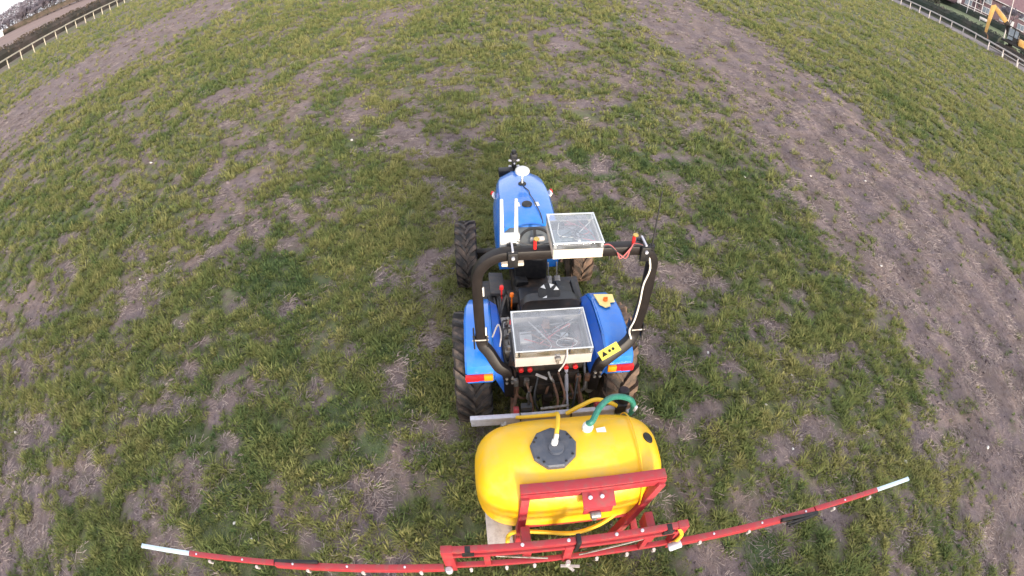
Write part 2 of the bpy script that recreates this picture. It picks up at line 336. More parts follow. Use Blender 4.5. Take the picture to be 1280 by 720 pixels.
def ground_mat():
    m = bpy.data.materials.new('patchy_turf_and_soil'); m.use_nodes = True
    n, l = m.node_tree.nodes, m.node_tree.links; p = n['Principled BSDF']; p.inputs['Roughness'].default_value = .95; p.inputs['Specular IOR Level'].default_value = .12
    geo = n.new('ShaderNodeNewGeometry')
    def noise(sc, det=5, rough=.6, vec=None):
        z = n.new('ShaderNodeTexNoise'); z.inputs['Scale'].default_value = sc; z.inputs['Detail'].default_value = det; z.inputs['Roughness'].default_value = rough
        l.new(vec or geo.outputs['Position'], z.inputs['Vector']); return z
    def ramp(src, stops):
        r = n.new('ShaderNodeValToRGB'); e = r.color_ramp.elements
        while len(e) < len(stops): e.new(.5)
        for k, (pos, c) in enumerate(stops): e[k].position = pos; e[k].color = (*c, 1)
        l.new(src, r.inputs[0]); return r.outputs[0]
    def mix(f, a, b, blend='MIX'):
        x = n.new('ShaderNodeMix'); x.data_type = 'RGBA'; x.blend_type = blend
        for v, i in ((f, 0), (a, 6), (b, 7)):
            if hasattr(v, 'is_output'): l.new(v, x.inputs[i])
            else: x.inputs[i].default_value = v if i == 0 else (*v, 1)
        return x.outputs[2]
    def math_(op, a, b=None, c=None):
        x = n.new('ShaderNodeMath'); x.operation = op; x.use_clamp = op not in ('MULTIPLY_ADD',)
        for i, v in enumerate((a, b, c)):
            if v is None: continue
            if hasattr(v, 'is_output'): l.new(v, x.inputs[i])
            else: x.inputs[i].default_value = v
        return x.outputs[0]
    at = n.new('ShaderNodeAttribute'); at.attribute_name = 'cover'
    al = n.new('ShaderNodeAttribute'); al.attribute_name = 'lush'
    soil = ramp(noise(7, 8, .7).outputs['Fac'], [(.25, SOIL[0]), (.5, SOIL[1]), (.75, SOIL[2])])
    # dead straw flecks in two directions
    for rot, sc in ((.5, 34), (2.0, 28), (1.2, 40)):
        mp = n.new('ShaderNodeMapping'); mp.inputs['Rotation'].default_value = (0, 0, rot); mp.inputs['Scale'].default_value = (1, .28, 1)
        l.new(geo.outputs['Position'], mp.inputs['Vector'])
        st = noise(sc*1.7, 4, .7, mp.outputs[0])
        soil = mix(math_('MULTIPLY', ramp(st.outputs['Fac'], [(.56, (0, 0, 0)), (.68, (1, 1, 1))]), .55), soil, STRAW)
    soil = mix(math_('MULTIPLY', ramp(noise(.9, 6, .65).outputs['Fac'], [(.42, (0, 0, 0)), (.62, (1, 1, 1))]), .55), soil, (.215, .160, .128))
    mpt = n.new('ShaderNodeMapping'); mpt.inputs['Scale'].default_value = (2.6, .22, 1); l.new(geo.outputs['Position'], mpt.inputs['Vector'])
    soil = mix(math_('MULTIPLY', ramp(noise(1.0, 5, .7, mpt.outputs[0]).outputs['Fac'], [(.48, (0, 0, 0)), (.66, (1, 1, 1))]), .5), soil, (.135, .103, .110))
    soil = mix(math_('MULTIPLY', ramp(noise(3.2, 7, .75).outputs['Fac'], [(.54, (0, 0, 0)), (.70, (1, 1, 1))]), .5), soil, (.30, .245, .205))
    soil = mix(math_('MULTIPLY', ramp(noise(2.1, 7, .75).outputs['Fac'], [(.56, (0, 0, 0)), (.72, (1, 1, 1))]), .55), soil, (.115, .125, .068))
    grass = ramp(noise(1.1, 8, .7).outputs['Fac'], [(.3, GRASS[0]), (.5, GRASS[1]), (.7, GRASS[2])])
    grass = mix(math_('MULTIPLY', ramp(noise(16, 6, .75).outputs['Fac'], [(.38, (1, 1, 1)), (.6, (0, 0, 0))]), .55), grass, (.075, .090, .048))
    grass = mix(math_('MULTIPLY', ramp(noise(24, 4, .7).outputs['Fac'], [(.55, (0, 0, 0)), (.75, (1, 1, 1))]), .4), grass, (.19, .20, .075))
    grass = mix(math_('MULTIPLY', ramp(noise(5.5, 5, .65).outputs['Fac'], [(.40, (1, 1, 1)), (.60, (0, 0, 0))]), .6), grass, (.125, .100, .078))
    grass = mix(math_('MULTIPLY', al.outputs['Fac'], .6), grass, (.06, .10, .05))
    # drier, yellower drifts
    dry = ramp(noise(.33, 6, .65).outputs['Fac'], [(.50, (0, 0, 0)), (.72, (1, 1, 1))])
    grass = mix(math_('MULTIPLY', dry, .45), grass, (.20, .165, .09))
    f = math_('ADD', math_('MULTIPLY_ADD', noise(9, 6, .7).outputs['Fac'], .9, -.45), at.outputs['Fac'])
    f = ramp(f, [(.36, (0, 0, 0)), (.86, (1, 1, 1))])
    l.new(mix(f, soil, grass), p.inputs['Base Color'])
    b = n.new('ShaderNodeBump'); b.inputs['Strength'].default_value = .6; b.inputs['Distance'].default_value = .05
    hh = math_('MULTIPLY_ADD', noise(22, 8, .8).outputs['Fac'], .8, .1)
    l.new(hh, b.inputs['Height']); l.new(b.outputs[0], p.inputs['Normal'])
    return m
SOIL = [(.090, .070, .075), (.164, .128, .134), (.235, .188, .194)]
STRAW = (.30, .235, .20)
GRASS = [(.090, .118, .055), (.135, .160, .074), (.190, .200, .098)]
me.materials.append(ground_mat())

# ------------------------------------------------------------------ turf and straw, as ground cover
def blade_mesh(name, n, spread, length, width, lean, m, flat=0.0, seed=0):
    r = random.Random(seed); V = []; F = []
    for k in range(n):
        a = r.uniform(0, 6.283); d = spread*math.sqrt(r.random()); px, py = d*math.cos(a), d*math.sin(a)
        b = a+r.uniform(-1.3, 1.3); L = length*r.uniform(.45, 1.15); ln = lean*r.uniform(.4, 1.4); w = width*r.uniform(.6, 1.3)
        ux, uy = math.cos(b), math.sin(b); sx, sy = -uy, ux
        if flat:                                                             # a dead stem lying on the soil
            z0 = r.uniform(.003, .022); t = r.uniform(-.25, .4)
            V += [(px-sx*w, py-sy*w, z0), (px+sx*w, py+sy*w, z0+.002), (px+ux*L+sx*w, py+uy*L+sy*w, z0+t*L*.35+.003), (px+ux*L-sx*w, py+uy*L-sy*w, z0+t*L*.35)]
            q = len(V)-4; F.append((q, q+1, q+2, q+3)); continue
        h = L*math.cos(min(ln, 1.35)); o = L*math.sin(min(ln, 1.35))
        V += [(px-sx*w, py-sy*w, -.01), (px+sx*w, py+sy*w, -.01),
              (px+ux*o*.42+sx*w*.8, py+uy*o*.42+sy*w*.8, h*.72), (px+ux*o*.42-sx*w*.8, py+uy*o*.42-sy*w*.8, h*.72), (px+ux*o, py+uy*o, h*(.95 if ln < 1 else .7))]
        q = len(V)-5; F += [(q, q+1, q+2, q+3), (q+3, q+2, q+4)]
    me = bpy.data.meshes.new(name); me.from_pydata(V, [], F); me.materials.append(m)
    return bpy.data.objects.new(name, me)
def blade_mat(name, c0, c1, c2, trans=.25):
    m = bpy.data.materials.new(name); m.use_nodes = True
    n, l = m.node_tree.nodes, m.node_tree.links; n.clear()
    out = n.new('ShaderNodeOutputMaterial'); at = n.new('ShaderNodeAttribute'); at.attribute_type = 'INSTANCER'; at.attribute_name = 'tint'
    oi = n.new('ShaderNodeObjectInfo')
    ad = n.new('ShaderNodeMath'); ad.operation = 'MULTIPLY_ADD'; ad.inputs[1].default_value = .64; l.new(oi.outputs['Random'], ad.inputs[0])
    s2 = n.new('ShaderNodeMath'); s2.operation = 'SUBTRACT'; s2.inputs[1].default_value = .30; l.new(at.outputs['Fac'], s2.inputs[0]); l.new(s2.outputs[0], ad.inputs[2])
    r = n.new('ShaderNodeValToRGB'); e = r.color_ramp.elements; e.new(.5)
    for k, (p_, c) in enumerate(((0, c0), (.5, c1), (1, c2))): e[k].position = p_; e[k].color = (*c, 1)
    l.new(ad.outputs[0], r.inputs[0])
    d = n.new('ShaderNodeBsdfDiffuse'); t = n.new('ShaderNodeBsdfTranslucent'); mx = n.new('ShaderNodeMixShader'); mx.inputs[0].default_value = trans
    l.new(r.outputs[0], d.inputs[0]); l.new(r.outputs[0], t.inputs[0]); l.new(d.outputs[0], mx.inputs[1]); l.new(t.outputs[0], mx.inputs[2]); l.new(mx.outputs[0], out.inputs[0])
    return m
gm = blade_mat('turf_blades', (.110, .165, .072), (.198, .232, .086), (.310, .298, .126), .5)
sm = blade_mat('dead_straw', (.155, .122, .120), (.25, .202, .192), (.37, .31, .285), .1)
turf = [blade_mesh('turf_tuft', 42, .070, .044, .0041, 1.08, gm, seed=1), blade_mesh('turf_tuft', 42, .09, .036, .0042, 1.2, gm, seed=2),
        blade_mesh('turf_tuft', 32, .045, .066, .0040, 1.0, gm, seed=3), blade_mesh('turf_tuft', 26, .04, .165, .0052, 1.0, gm, seed=4), blade_mesh('turf_weed', 11, .02, .075, .013, 1.25, gm, seed=9)]
straw = [blade_mesh('straw_litter', 22, .12, .085, .0028, 0, sm, flat=1, seed=5), blade_mesh('straw_litter', 15, .13, .14, .0026, 0, sm, flat=1, seed=6),
         blade_mesh('straw_litter', 26, .14, .05, .0034, 0, sm, flat=1, seed=8)]
def scatter(name, protos, P, scl, idx, tint, label, tilt=.15):
    me = bpy.data.meshes.new(name); n = len(P)
    me.vertices.add(n); me.vertices.foreach_set('co', P.astype(np.float32).ravel())
    rot = np.stack([rng.normal(0, tilt, n), rng.normal(0, tilt, n), rng.uniform(0, 6.283, n)], 1)
    at = me.attributes.new('rot', 'FLOAT_VECTOR', 'POINT'); at.data.foreach_set('vector', rot.astype(np.float32).ravel())
    for nm, arr in (('scl', scl), ('tint', tint)):
        at = me.attributes.new(nm, 'FLOAT', 'POINT'); at.data.foreach_set('value', arr.astype(np.float32))
    at = me.attributes.new('idx', 'INT', 'POINT'); at.data.foreach_set('value', idx.astype(np.int32))
    o = bpy.data.objects.new(name, me); COL.objects.link(o); tag(o, label, kind='stuff'); o['category'] = name.replace('_', ' ')
    pc = bpy.data.collections.new(name+'_kinds')
    for k, q in enumerate(protos): pc.objects.link(q)
    ng = bpy.data.node_groups.new(name+'_nodes', 'GeometryNodeTree')
    ng.interface.new_socket('Geometry', in_out='INPUT', socket_type='NodeSocketGeometry'); ng.interface.new_socket('Geometry', in_out='OUTPUT', socket_type='NodeSocketGeometry')
    N, L = ng.nodes, ng.links
    gi, go = N.new('NodeGroupInput'), N.new('NodeGroupOutput'); mp = N.new('GeometryNodeMeshToPoints'); ip = N.new('GeometryNodeInstanceOnPoints')
    join = N.new('GeometryNodeJoinGeometry')
    for q in sorted(protos, key=lambda z: z.name):
        oi = N.new('GeometryNodeObjectInfo'); oi.inputs['Object'].default_value = q; oi.inputs['As Instance'].default_value = True
        L.new(oi.outputs['Geometry'], join.inputs[0])
    def attr(nm, t):
        a = N.new('GeometryNodeInputNamedAttribute'); a.data_type = t; a.inputs['Name'].default_value = nm; return a.outputs[0]
    ip.inputs['Pick Instance'].default_value = True
    L.new(gi.outputs[0], mp.inputs[0]); L.new(mp.outputs[0], ip.inputs['Points']); L.new(join.outputs[0], ip.inputs['Instance'])
    L.new(attr('idx', 'INT'), ip.inputs['Instance Index']); L.new(attr('rot', 'FLOAT_VECTOR'), ip.inputs['Rotation']); L.new(attr('scl', 'FLOAT'), ip.inputs['Scale'])
    L.new(ip.outputs[0], go.inputs[0])
    md = o.modifiers.new('scatter', 'NODES'); md.node_group = ng
    return o
def band(x0, x1, y0, y1, dens, r0, r1):
    n = int((x1-x0)*(y1-y0)*dens); x = rng.uniform(x0, x1, n); y = rng.uniform(y0, y1, n); r = np.hypot(x, y)
    k = (r >= r0) & (r < r1) & ((y > -.2) | (np.abs(x) < 5))
    return x[k], y[k]
tx, ty, ts = [], [], []
for (x0, x1, y0, y1, dn, r0, r1, sc) in ((-9.5, 9.5, -.9, 9.5, 300, 0, 9.5, .78), (-17, 17, -.5, 17, 95, 9.5, 17, 1.05), (-31, 31, 0, 31, 36, 17, 31, 1.4), (-48, 48, 2, 48, 8, 31, 48, 2.2), (-75, 75, 8, 75, 3.5, 48, 75, 2.8), (-70, 72, 20, 110, 1.6, 75, 112, 3.4)):
    x, y = band(x0, x1, y0, y1, dn, r0, r1); tx.append(x); ty.append(y); ts.append(np.full(len(x), sc))
tx, ty, ts = map(np.concatenate, (tx, ty, ts)); kk = (tx > -62.2-.275*(ty-46.6)) & (tx < 64.3+.18*(ty-46.7)); tx, ty, ts = tx[kk], ty[kk], ts[kk]; cg, cl = cover(tx, ty); hi = fbm(tx*4.6, ty*4.6, 404, 3, .6)
keep = rng.random(len(tx)) < np.clip((cg-.5)*1.15+(hi-.5)*2.9+.54, 0, 1)*sst(.02, .22, cg)+.03
tx, ty, ts, cg, cl, hi = tx[keep], ty[keep], ts[keep], cg[keep], cl[keep], hi[keep]
tint = .08+.95*fbm(tx*.6+50, ty*.6, 131, 4)+.5*(fbm(tx*2.6, ty*2.6, 141, 2)-.5)-.26*cl+.9*(hi-.5)+.03+.16*sst(8, 30, np.hypot(tx, ty))
idx = rng.choice(5, len(tx), p=[.35, .34, .21, .06, .04]); idx = np.where((cl > .62) & (rng.random(len(tx)) < .5), 3, idx)
scl = ts*rng.uniform(.65, 1.25, len(tx))*(.62+.35*cg+.5*fbm(tx*1.7, ty*1.7, 909, 3))
far3 = (np.hypot(tx, ty) > 17); idx = np.where(far3, rng.choice(2, len(tx)), idx)
scatter('turf_grass', turf, np.stack([tx, ty, relief(tx, ty)], 1), scl, idx, tint, 'short patchy green grass growing over the field')
sx, sy, ss = [], [], []
for (x0, x1, y0, y1, dn, r0, r1, sc) in ((-9.5, 10.5, -.9, 9.5, 95, 0, 9.5, .85), (-12, 17, -.5, 17, 34, 9.5, 17, 1.15), (-32, 14, 0, 32, 6, 17, 32, 1.9), (-36, -14, 5, 60, 2.2, 32, 62, 2.6)):
    x, y = band(x0, x1, y0, y1, dn, r0, r1); sx.append(x); sy.append(y); ss.append(np.full(len(x), sc))
sx, sy, ss = map(np.concatenate, (sx, sy, ss)); cg, cl = cover(sx, sy); hi = fbm(sx*1.9, sy*1.9, 515, 3)
keep = rng.random(len(sx)) < np.clip(1.1-cg*1.15, .07, 1)*np.clip(.3+1.5*(hi-.25), .12, 1)
sx, sy, ss = sx[keep], sy[keep], ss[keep]
scatter('straw_litter', straw, np.stack([sx, sy, relief(sx, sy)+.004], 1), ss*rng.uniform(.7, 1.3, len(sx)), rng.choice(3, len(sx)), np.clip(.1+.8*fbm(sx*1.3, sy*1.3, 616, 3)+rng.normal(0, .15, len(sx)), 0, 1), 'pale dead straw lying on the bare soil', .05)
def clod_mesh(seed):
    bm = bmesh.new(); bmesh.ops.create_icosphere(bm, subdivisions=1, radius=.02); r = random.Random(seed)
    for v in bm.verts: v.co = Vector((v.co.x*r.uniform(.7, 1.4), v.co.y*r.uniform(.7, 1.4), v.co.z*r.uniform(.4, .9)))
    me = bpy.data.meshes.new('soil_clod'); bm.to_mesh(me); bm.free(); me.materials.append(cm); return bpy.data.objects.new('soil_clod', me)
cm = blade_mat('crumbled_soil', (.080, .062, .066), (.142, .112, .116), (.225, .183, .187), 0)
qx, qy, qs = [], [], []
for (x0, x1, y0, y1, dn, r0, r1, sc) in ((-9.5, 11.5, -.9, 9.5, 150, 0, 9.5, .62), (-12, 17, -.5, 17, 45, 9.5, 17, .95), (-32, 14, 0, 32, 7, 17, 32, 1.5), (-36, -14, 5, 60, 2.5, 32, 62, 2.2)):
    x, y = band(x0, x1, y0, y1, dn, r0, r1); qx.append(x); qy.append(y); qs.append(np.full(len(x), sc))
qx, qy, qs = map(np.concatenate, (qx, qy, qs)); cg, cl = cover(qx, qy); hi = fbm(qx*2.6, qy*1.4, 717, 3)
keep = rng.random(len(qx)) < np.clip(1-cg*1.25, 0, 1)*np.clip(2.6*(hi-.28), .05, 1)
qx, qy, qs = qx[keep], qy[keep], qs[keep]
scatter('soil_clods', [clod_mesh(k) for k in range(3)], np.stack([qx, qy, relief(qx, qy)+.002], 1), qs*rng.lognormal(0, .45, len(qx)), rng.choice(3, len(qx)), np.clip(.5+rng.normal(0, .22, len(qx)), 0, 1), 'crumbs and clods of purple brown soil on the bare ground', .3)
#PART2
# ------------------------------------------------------------------ the tractor
T = thing('tractor', 'blue compact tractor with black roll bar and muddy ribbed tyres, no driver', 'tractor')
def wheel(cx, cy, rad, wid, nl, lug, m):
    c = Vector((cx, cy, rad)); hw = wid/2; rc = rad-lug; sg = 1 if cx > 0 else -1
    rr = rc*.56
    wh = MB().lathe([(.02, sg*hw*.25), (rr*.35, sg*hw*.3), (rr*.4, sg*hw*.1), (rr*.85, sg*hw*.05), (rr*.95, sg*hw*.7), (rr*1.04, sg*hw*.8), (rr*1.04, -sg*hw*.8), (rr*.9, -sg*hw*.7), (rr*.8, -sg*hw*.1), (.02, -sg*hw*.05)], c, (1, 0, 0), 28)
    w = wh.build('wheel', M['rim'], T)
    ty = MB().lathe([(rr, -hw*.78), (rr*1.15, -hw*.93), (rc*.80, -hw*1.0), (rc*.93, -hw*.97), (rc*.985, -hw*.85), (rc, -hw*.5), (rc*1.01, 0), (rc, hw*.5), (rc*.985, hw*.85), (rc*.93, hw*.97), (rc*.80, hw), (rr*1.15, hw*.93), (rr, hw*.78)], c, (1, 0, 0), 40)
    ty.build('tyre', m, w, off=OFF[T.name])
    hb = MB().cyl(c+Vector((sg*hw*.3, 0, 0)), rr*.3, .07, (1, 0, 0), 14, .01)
    for k in range(6):
        a = k*math.pi/3; hb.cyl(c+Vector((sg*hw*.34, rr*.22*math.cos(a), rr*.22*math.sin(a))), .012, .05, (1, 0, 0), 6)
    hb.build('hub', M['chassis'], w, off=OFF[T.name])
    meshes = {}
    for side in (-1, 1):                         # one lug mesh per side, shared round the tyre
        V = []; da = 2*math.pi/nl
        for (x, a, r0, r1, t) in ((-.02, -.06, rc*.97, rad, .030), (.45, da*.42, rc*.97, rad*.998, .028), (.92, da*.72, rc*.95, rad*.985, .036), (1.02, da*.80, rc*.84, rad*.93, .040)):
            for rr_, tt in ((r0, t*1.35), (r1, t)):
                for q in (-1, 1):
                    an = a+q*tt/rad*(1.0 if nl > 15 else .9); V.append((side*x*hw, rr_*math.sin(an), rr_*math.cos(an)))
        F = []
        for i in range(3):
            b, e = i*4, i*4+4
            F += [(b+2, b+3, e+3, e+2), (b, e, e+1, b+1), (b, b+2, e+2, e), (b+1, e+1, e+3, b+3)]
        F += [(0, 1, 3, 2), (12, 14, 15, 13)]
        mm = bpy.data.meshes.new('tread_lug'); mm.from_pydata(V, [], F)
        bm = bmesh.new(); bm.from_mesh(mm); bmesh.ops.recalc_face_normals(bm, faces=bm.faces[:]); bm.to_mesh(mm); bm.free()
        mm.materials.append(m); meshes[side] = mm
        for k in range(nl):
            o = bpy.data.objects.new('tread_lug', mm); COL.objects.link(o); o.parent = w; o.location = c
            o.rotation_euler = (-(k+(.5 if side > 0 else 0))*da, 0, 0)
wheel(-.70, -.05, .57, .34, 18, .045, M['rubber']); wheel(.70, -.05, .57, .34, 18, .045, M['rubber_mud_sunlit'])
wheel(-.735, 1.95, .445, .27, 16, .035, M['rubber']); wheel(.735, 1.95, .445, .27, 16, .035, M['rubber_mud_sunlit'])

# hood: lofted sections (y, shoulder half width, side half width, top z, shoulder z, side z, bottom z)
def hood_ring(y, ws, wb, zt, zs, zm, zb):
    P = [(-wb, zb), (-wb*1.02, zm), (-ws-.035, zs-.05), (-ws-.008, zs-.008), (-ws+.02, zs+.004), (-ws*.5, zt-.008), (0, zt), (ws*.5, zt-.008), (ws-.02, zs+.004), (ws+.008, zs-.008), (ws+.035, zs-.05), (wb*1.02, zm), (wb, zb)]
    return [Vector((x, y, z)) for x, z in P]
hood = MB().loft([hood_ring(*r) for r in ((1.20, .270, .335, 1.405, 1.375, 1.12, .78), (1.24, .275, .345, 1.42, 1.385, 1.12, .74), (1.5, .280, .365, 1.425, 1.385, 1.10, .74), (1.85, .285, .370, 1.41, 1.37, 1.08, .74), (2.12, .280, .360, 1.38, 1.335, 1.05, .74),
    (2.36, .268, .335, 1.345, 1.295, 1.02, .74), (2.54, .238, .30, 1.305, 1.25, .98, .74), (2.67, .185, .25, 1.26, 1.20, .95, .74), (2.73, .125, .19, 1.20, 1.14, .92, .75))])
hd = hood.build('hood', M['blue'], T, smooth=28)
MB().box((0, 2.72, .96), (.30, .05, .34), bev=.02).build('grille', M['black'], T)
# hood details: filler cap, two small labels, side badges, edge trim
MB().lathe([(.058, 0), (.060, .012), (.052, .022), (.02, .026)], (0.0, 1.56, 1.424), (0, 0, 1), 24).build('fuel_cap', M['black'], T)
for x, w_ in ((.115, .05), (-.10, .035)): MB().box((x, 1.57, 1.4265-.004*(abs(x) > .1)), (w_, .075, .006), rot=(0, .0, .1)).build('label_plate', M['white'], T)
for s in (-1, 1):
    b = MB().box((s*.352, 2.10, 1.235), (.03, .10, .06), rot=(0, s*.5, s*.12), bev=.01).build('side_badge', M['white'], T)
    MB().cyl((s*.372, 2.14, 1.245), .028, .03, (s, 0, .4), 12, .006).build('indicator_lens', M['lens_red'], T)
# dash cowl, steering
d = MB().loft([[Vector((x, y, z)) for x, z in ((-w, zt-.10), (-w, zt-.05), (-w+.05, zt), (w-.05, zt), (w, zt-.05), (w, zt-.10))] for y, w, zt in ((1.0, .22, 1.24), (1.06, .25, 1.30), (1.14, .275, 1.35), (1.225, .28, 1.370))])
d.build('dash_cowl', M['dash'], T)
MB().box((0, 1.10, .98), (.36, .18, .44), bev=.03).build('dash_column', M['black'], T)
sc_, ax = Vector((.03, .92, 1.34)), Vector((0, -.45, .9)).normalized()
q = Vector((0, 0, 1)).rotation_difference(ax)
stw = MB().tube([sc_+q @ Vector((.185*math.cos(a), .185*math.sin(a), 0)) for a in np.linspace(0, 2*math.pi, 33)], .016, 8).build('steering_wheel', M['black'], T)
sp = MB(); [sp.bar(sc_+q @ Vector((.17*math.cos(a), .17*math.sin(a), 0)), sc_-ax*.05, .03, .014) for a in (R(90), R(210), R(330))]
sp.cyl(sc_-ax*.03, .045, .05, ax, 14, .01).build('steering_spokes', M['black'], stw, off=OFF[T.name])
MB().tube([sc_-ax*.05, sc_-ax*.35], .028, 8).build('steering_column', M['black'], T)
MB().box((.06, 1.05, 1.30), (.16, .05, .07), rot=(.6, 0, .1), bev=.015).build('instrument_panel', M['board'], T)
# chassis
ch = MB().box((0, 2.0, .62), (.42, 1.2, .36), bev=.03).box((0, .85, .58), (.40, 1.3, .34), bev=.04).box((0, -.05, .66), (.44, .62, .46), bev=.05).box((0, -.36, .78), (.34, .16, .30), bev=.03)
ch.cyl((0, -.05, .57), .13, 1.1, (1, 0, 0), 18, .02).bar((-.70, 1.95, .44), (.70, 1.95, .44), .10, .11, .02).box((0, 2.62, .56), (.36, .24, .22), bev=.02)
ch.build('chassis', M['chassis'], T)
MB().box((0, 1.62, .93), (.46, .62, .34), bev=.03).build('engine', M['chassis'], T)
MB().tube(crom([(.40, 1.35, .72), (.42, 1.5, 1.0), (.36, 1.62, 1.05)]), .02, 8).build('exhaust_pipe', M['rust'], T)
for s in (-1, 1):
    MB().box((s*.40, .86, .555), (.38, .78, .035), bev=.01).build('foot_platform', M['floor'], T)
    MB().box((s*.62, .98, .38), (.05, .30, .03), bev=.008).bar((s*.58, .86, .55), (s*.62, .86, .38), .03, .012).bar((s*.58, 1.1, .55), (s*.62, 1.1, .38), .03, .012).build('step', M['black'], T)
for x in (.22, .32): MB().box((x, 1.08, .68), (.07, .10, .015), rot=(.5, 0, 0), bev=.004).bar((x, 1.12, .68), (x, 1.2, .85), .014, .014).build('pedal', M['steel'], T)
# fenders: (y, z, inner x, outer x) stations, thickness inward
ARC = [(-.565, .955, .50, .755), (-.56, 1.08, .49, .755), (-.535, 1.15, .49, .755), (-.47, 1.19, .49, .755), (-.25, 1.205, .50, .755), (.0, 1.20, .50, .755), (.21, 1.165, .50, .745), (.39, 1.08, .50, .715), (.51, .96, .50, .665), (.56, .84, .49, .63)]
for s in (-1, 1):
    rings = []
    for i, (y, z, xi, xo) in enumerate(ARC):
        p0, p1 = ARC[max(i-1, 0)], ARC[min(i+1, len(ARC)-1)]; tn = Vector((0, p1[0]-p0[0], p1[1]-p0[1])).normalized(); nv = Vector((0, -tn.z, tn.y))
        c = Vector((0, y, z)); e = .018
        rings.append([Vector((s*xi, 0, 0))+c-nv*.06, Vector((s*xi, 0, 0))+c-nv*e, Vector((s*(xi+e), 0, 0))+c, Vector((s*(xo-e), 0, 0))+c, Vector((s*xo, 0, 0))+c-nv*e, Vector((s*xo, 0, 0))+c-nv*.085])
    fe = MB().loft(rings).build('fender', M['blue'], T, smooth=30)
    # inner panel sloping down to the seat
    pr = [[Vector((s*.495, y, z-.03)), Vector((s*.43, y+.01, z-.10)), Vector((s*.385, y+.02, max(z-.34, .62))), Vector((s*.41, y+.02, max(z-.36, .60))), Vector((s*.50, y, z-.08))] for y, z, _, _ in ARC[1:]]
    MB().loft(pr).build('fender_panel', M['blue_inner'], T, smooth=30)
    MB().box((s*.70, -.5755, 1.04), (.115, .035, .07), bev=.006).box((s*.62, -.5725, 1.04), (.05, .03, .068), bev=.004).build('tail_light', M['lens_red'], T)
    MB().box((s*.555, -.5755, 1.04), (.08, .035, .07), bev=.006).build('indicator', M['amber'], T)
pt = MB().prism([(.535, .27, 0), (.725, .25, 0), (.715, .12, 0), (.665, .115, 0), (.655, .05, 0), (.60, .03, 0), (.555, .09, 0)], (0, 0, 1), .012, (0, 0, 1.213))
for i, v in enumerate(pt.v): pt.v[i] = (v[0], v[1], v[2]-max(0, v[1]-.02)*.20)
pt.build('control_plate', M['patch'], T, smooth=0)
MB().cyl((.625, .145, 1.212), .024, .035, (0, -.1, 1), 14, .008).box((.625, .145, 1.231), (.04, .014, .02)).build('control_knob', M['orange'], T)
MB().bar((.505, -.30, 1.212), (.505, .22, 1.165), .012, .012, .004).build('fender_bead', M['blue'], T)
# seat
MB().box((.07, .44, .90), (.52, .50, .11), bev=.04).box((.07, .44, .78), (.34, .34, .16), bev=.02).build('seat_cushion', M['seat'], T)
sb = MB().loft([[Vector((.085+x, y+dy, z)) for x, dy, z in ((-w, 0, z0), (-w*.98, -.09, z0+.02), (w*.98, -.09, z0+.02), (w, 0, z0), (w*.9, .035, z0), (-w*.9, .035, z0))] for y, w, z0 in ((.25, .26, .88), (.23, .285, 1.0), (.21, .295, 1.12), (.20, .285, 1.21), (.195, .25, 1.255), (.195, .2, 1.27))])
sb.build('seat_back', M['seat'], T, smooth=45)
MB().box((.40, .48, 1.02), (.05, .36, .05), rot=(.0, .2, .05), bev=.015).build('armrest', M['black'], T)
MB().box((.34, .60, .93), (.20, .40, .04), rot=(-.25, .2, 0), bev=.01).build('side_console', M['black'], T)
MB().box((-.40, .92, .80), (.16, .40, .05), rot=(-.1, .1, .0), bev=.012).build('side_console', M['floor'], T)
# levers and hydraulic valve block beside the seat
for (x, y, z, h, mt) in ((-.36, .62, 1.0, .14, 'red_plastic'), (-.26, .52, .98, .13, 'orange'), (-.30, .05, 1.06, .10, 'red_plastic')):
    MB().tube([(x, y+.04, z-h-.1), (x, y, z)], .008, 6).cyl((x, y, z+.015), .022, .055, (.1, 0, 1), 10, .01).build('lever', M[mt], T)
hv = MB().box((-.355, -.02, .93), (.09, .46, .12), bev=.01)
for k in range(6): hv.cyl((-.35+.02*(k % 2), -.22+.075*k, 1.0), .020, .06, (0, .2, 1), 10, .006)
hv.build('hydraulic_block', M['steel'], T)
for k in range(3): MB().tube(crom([(-.34+.015*k, .12-.1*k, 1.03), (-.39, .05-.1*k, 1.07), (-.40, -.15-.08*k, 1.0), (-.36, -.42, .86)]), .010, 6).build('hydraulic_hose', M['wire_dark'], T)
MB().tube(crom([(-.50, -.28, 1.24), (-.44, -.16, 1.27), (-.42, -.26, 1.25), (-.44, -.38, 1.22)]), .007, 6).build('loose_cable', M['board'], T)
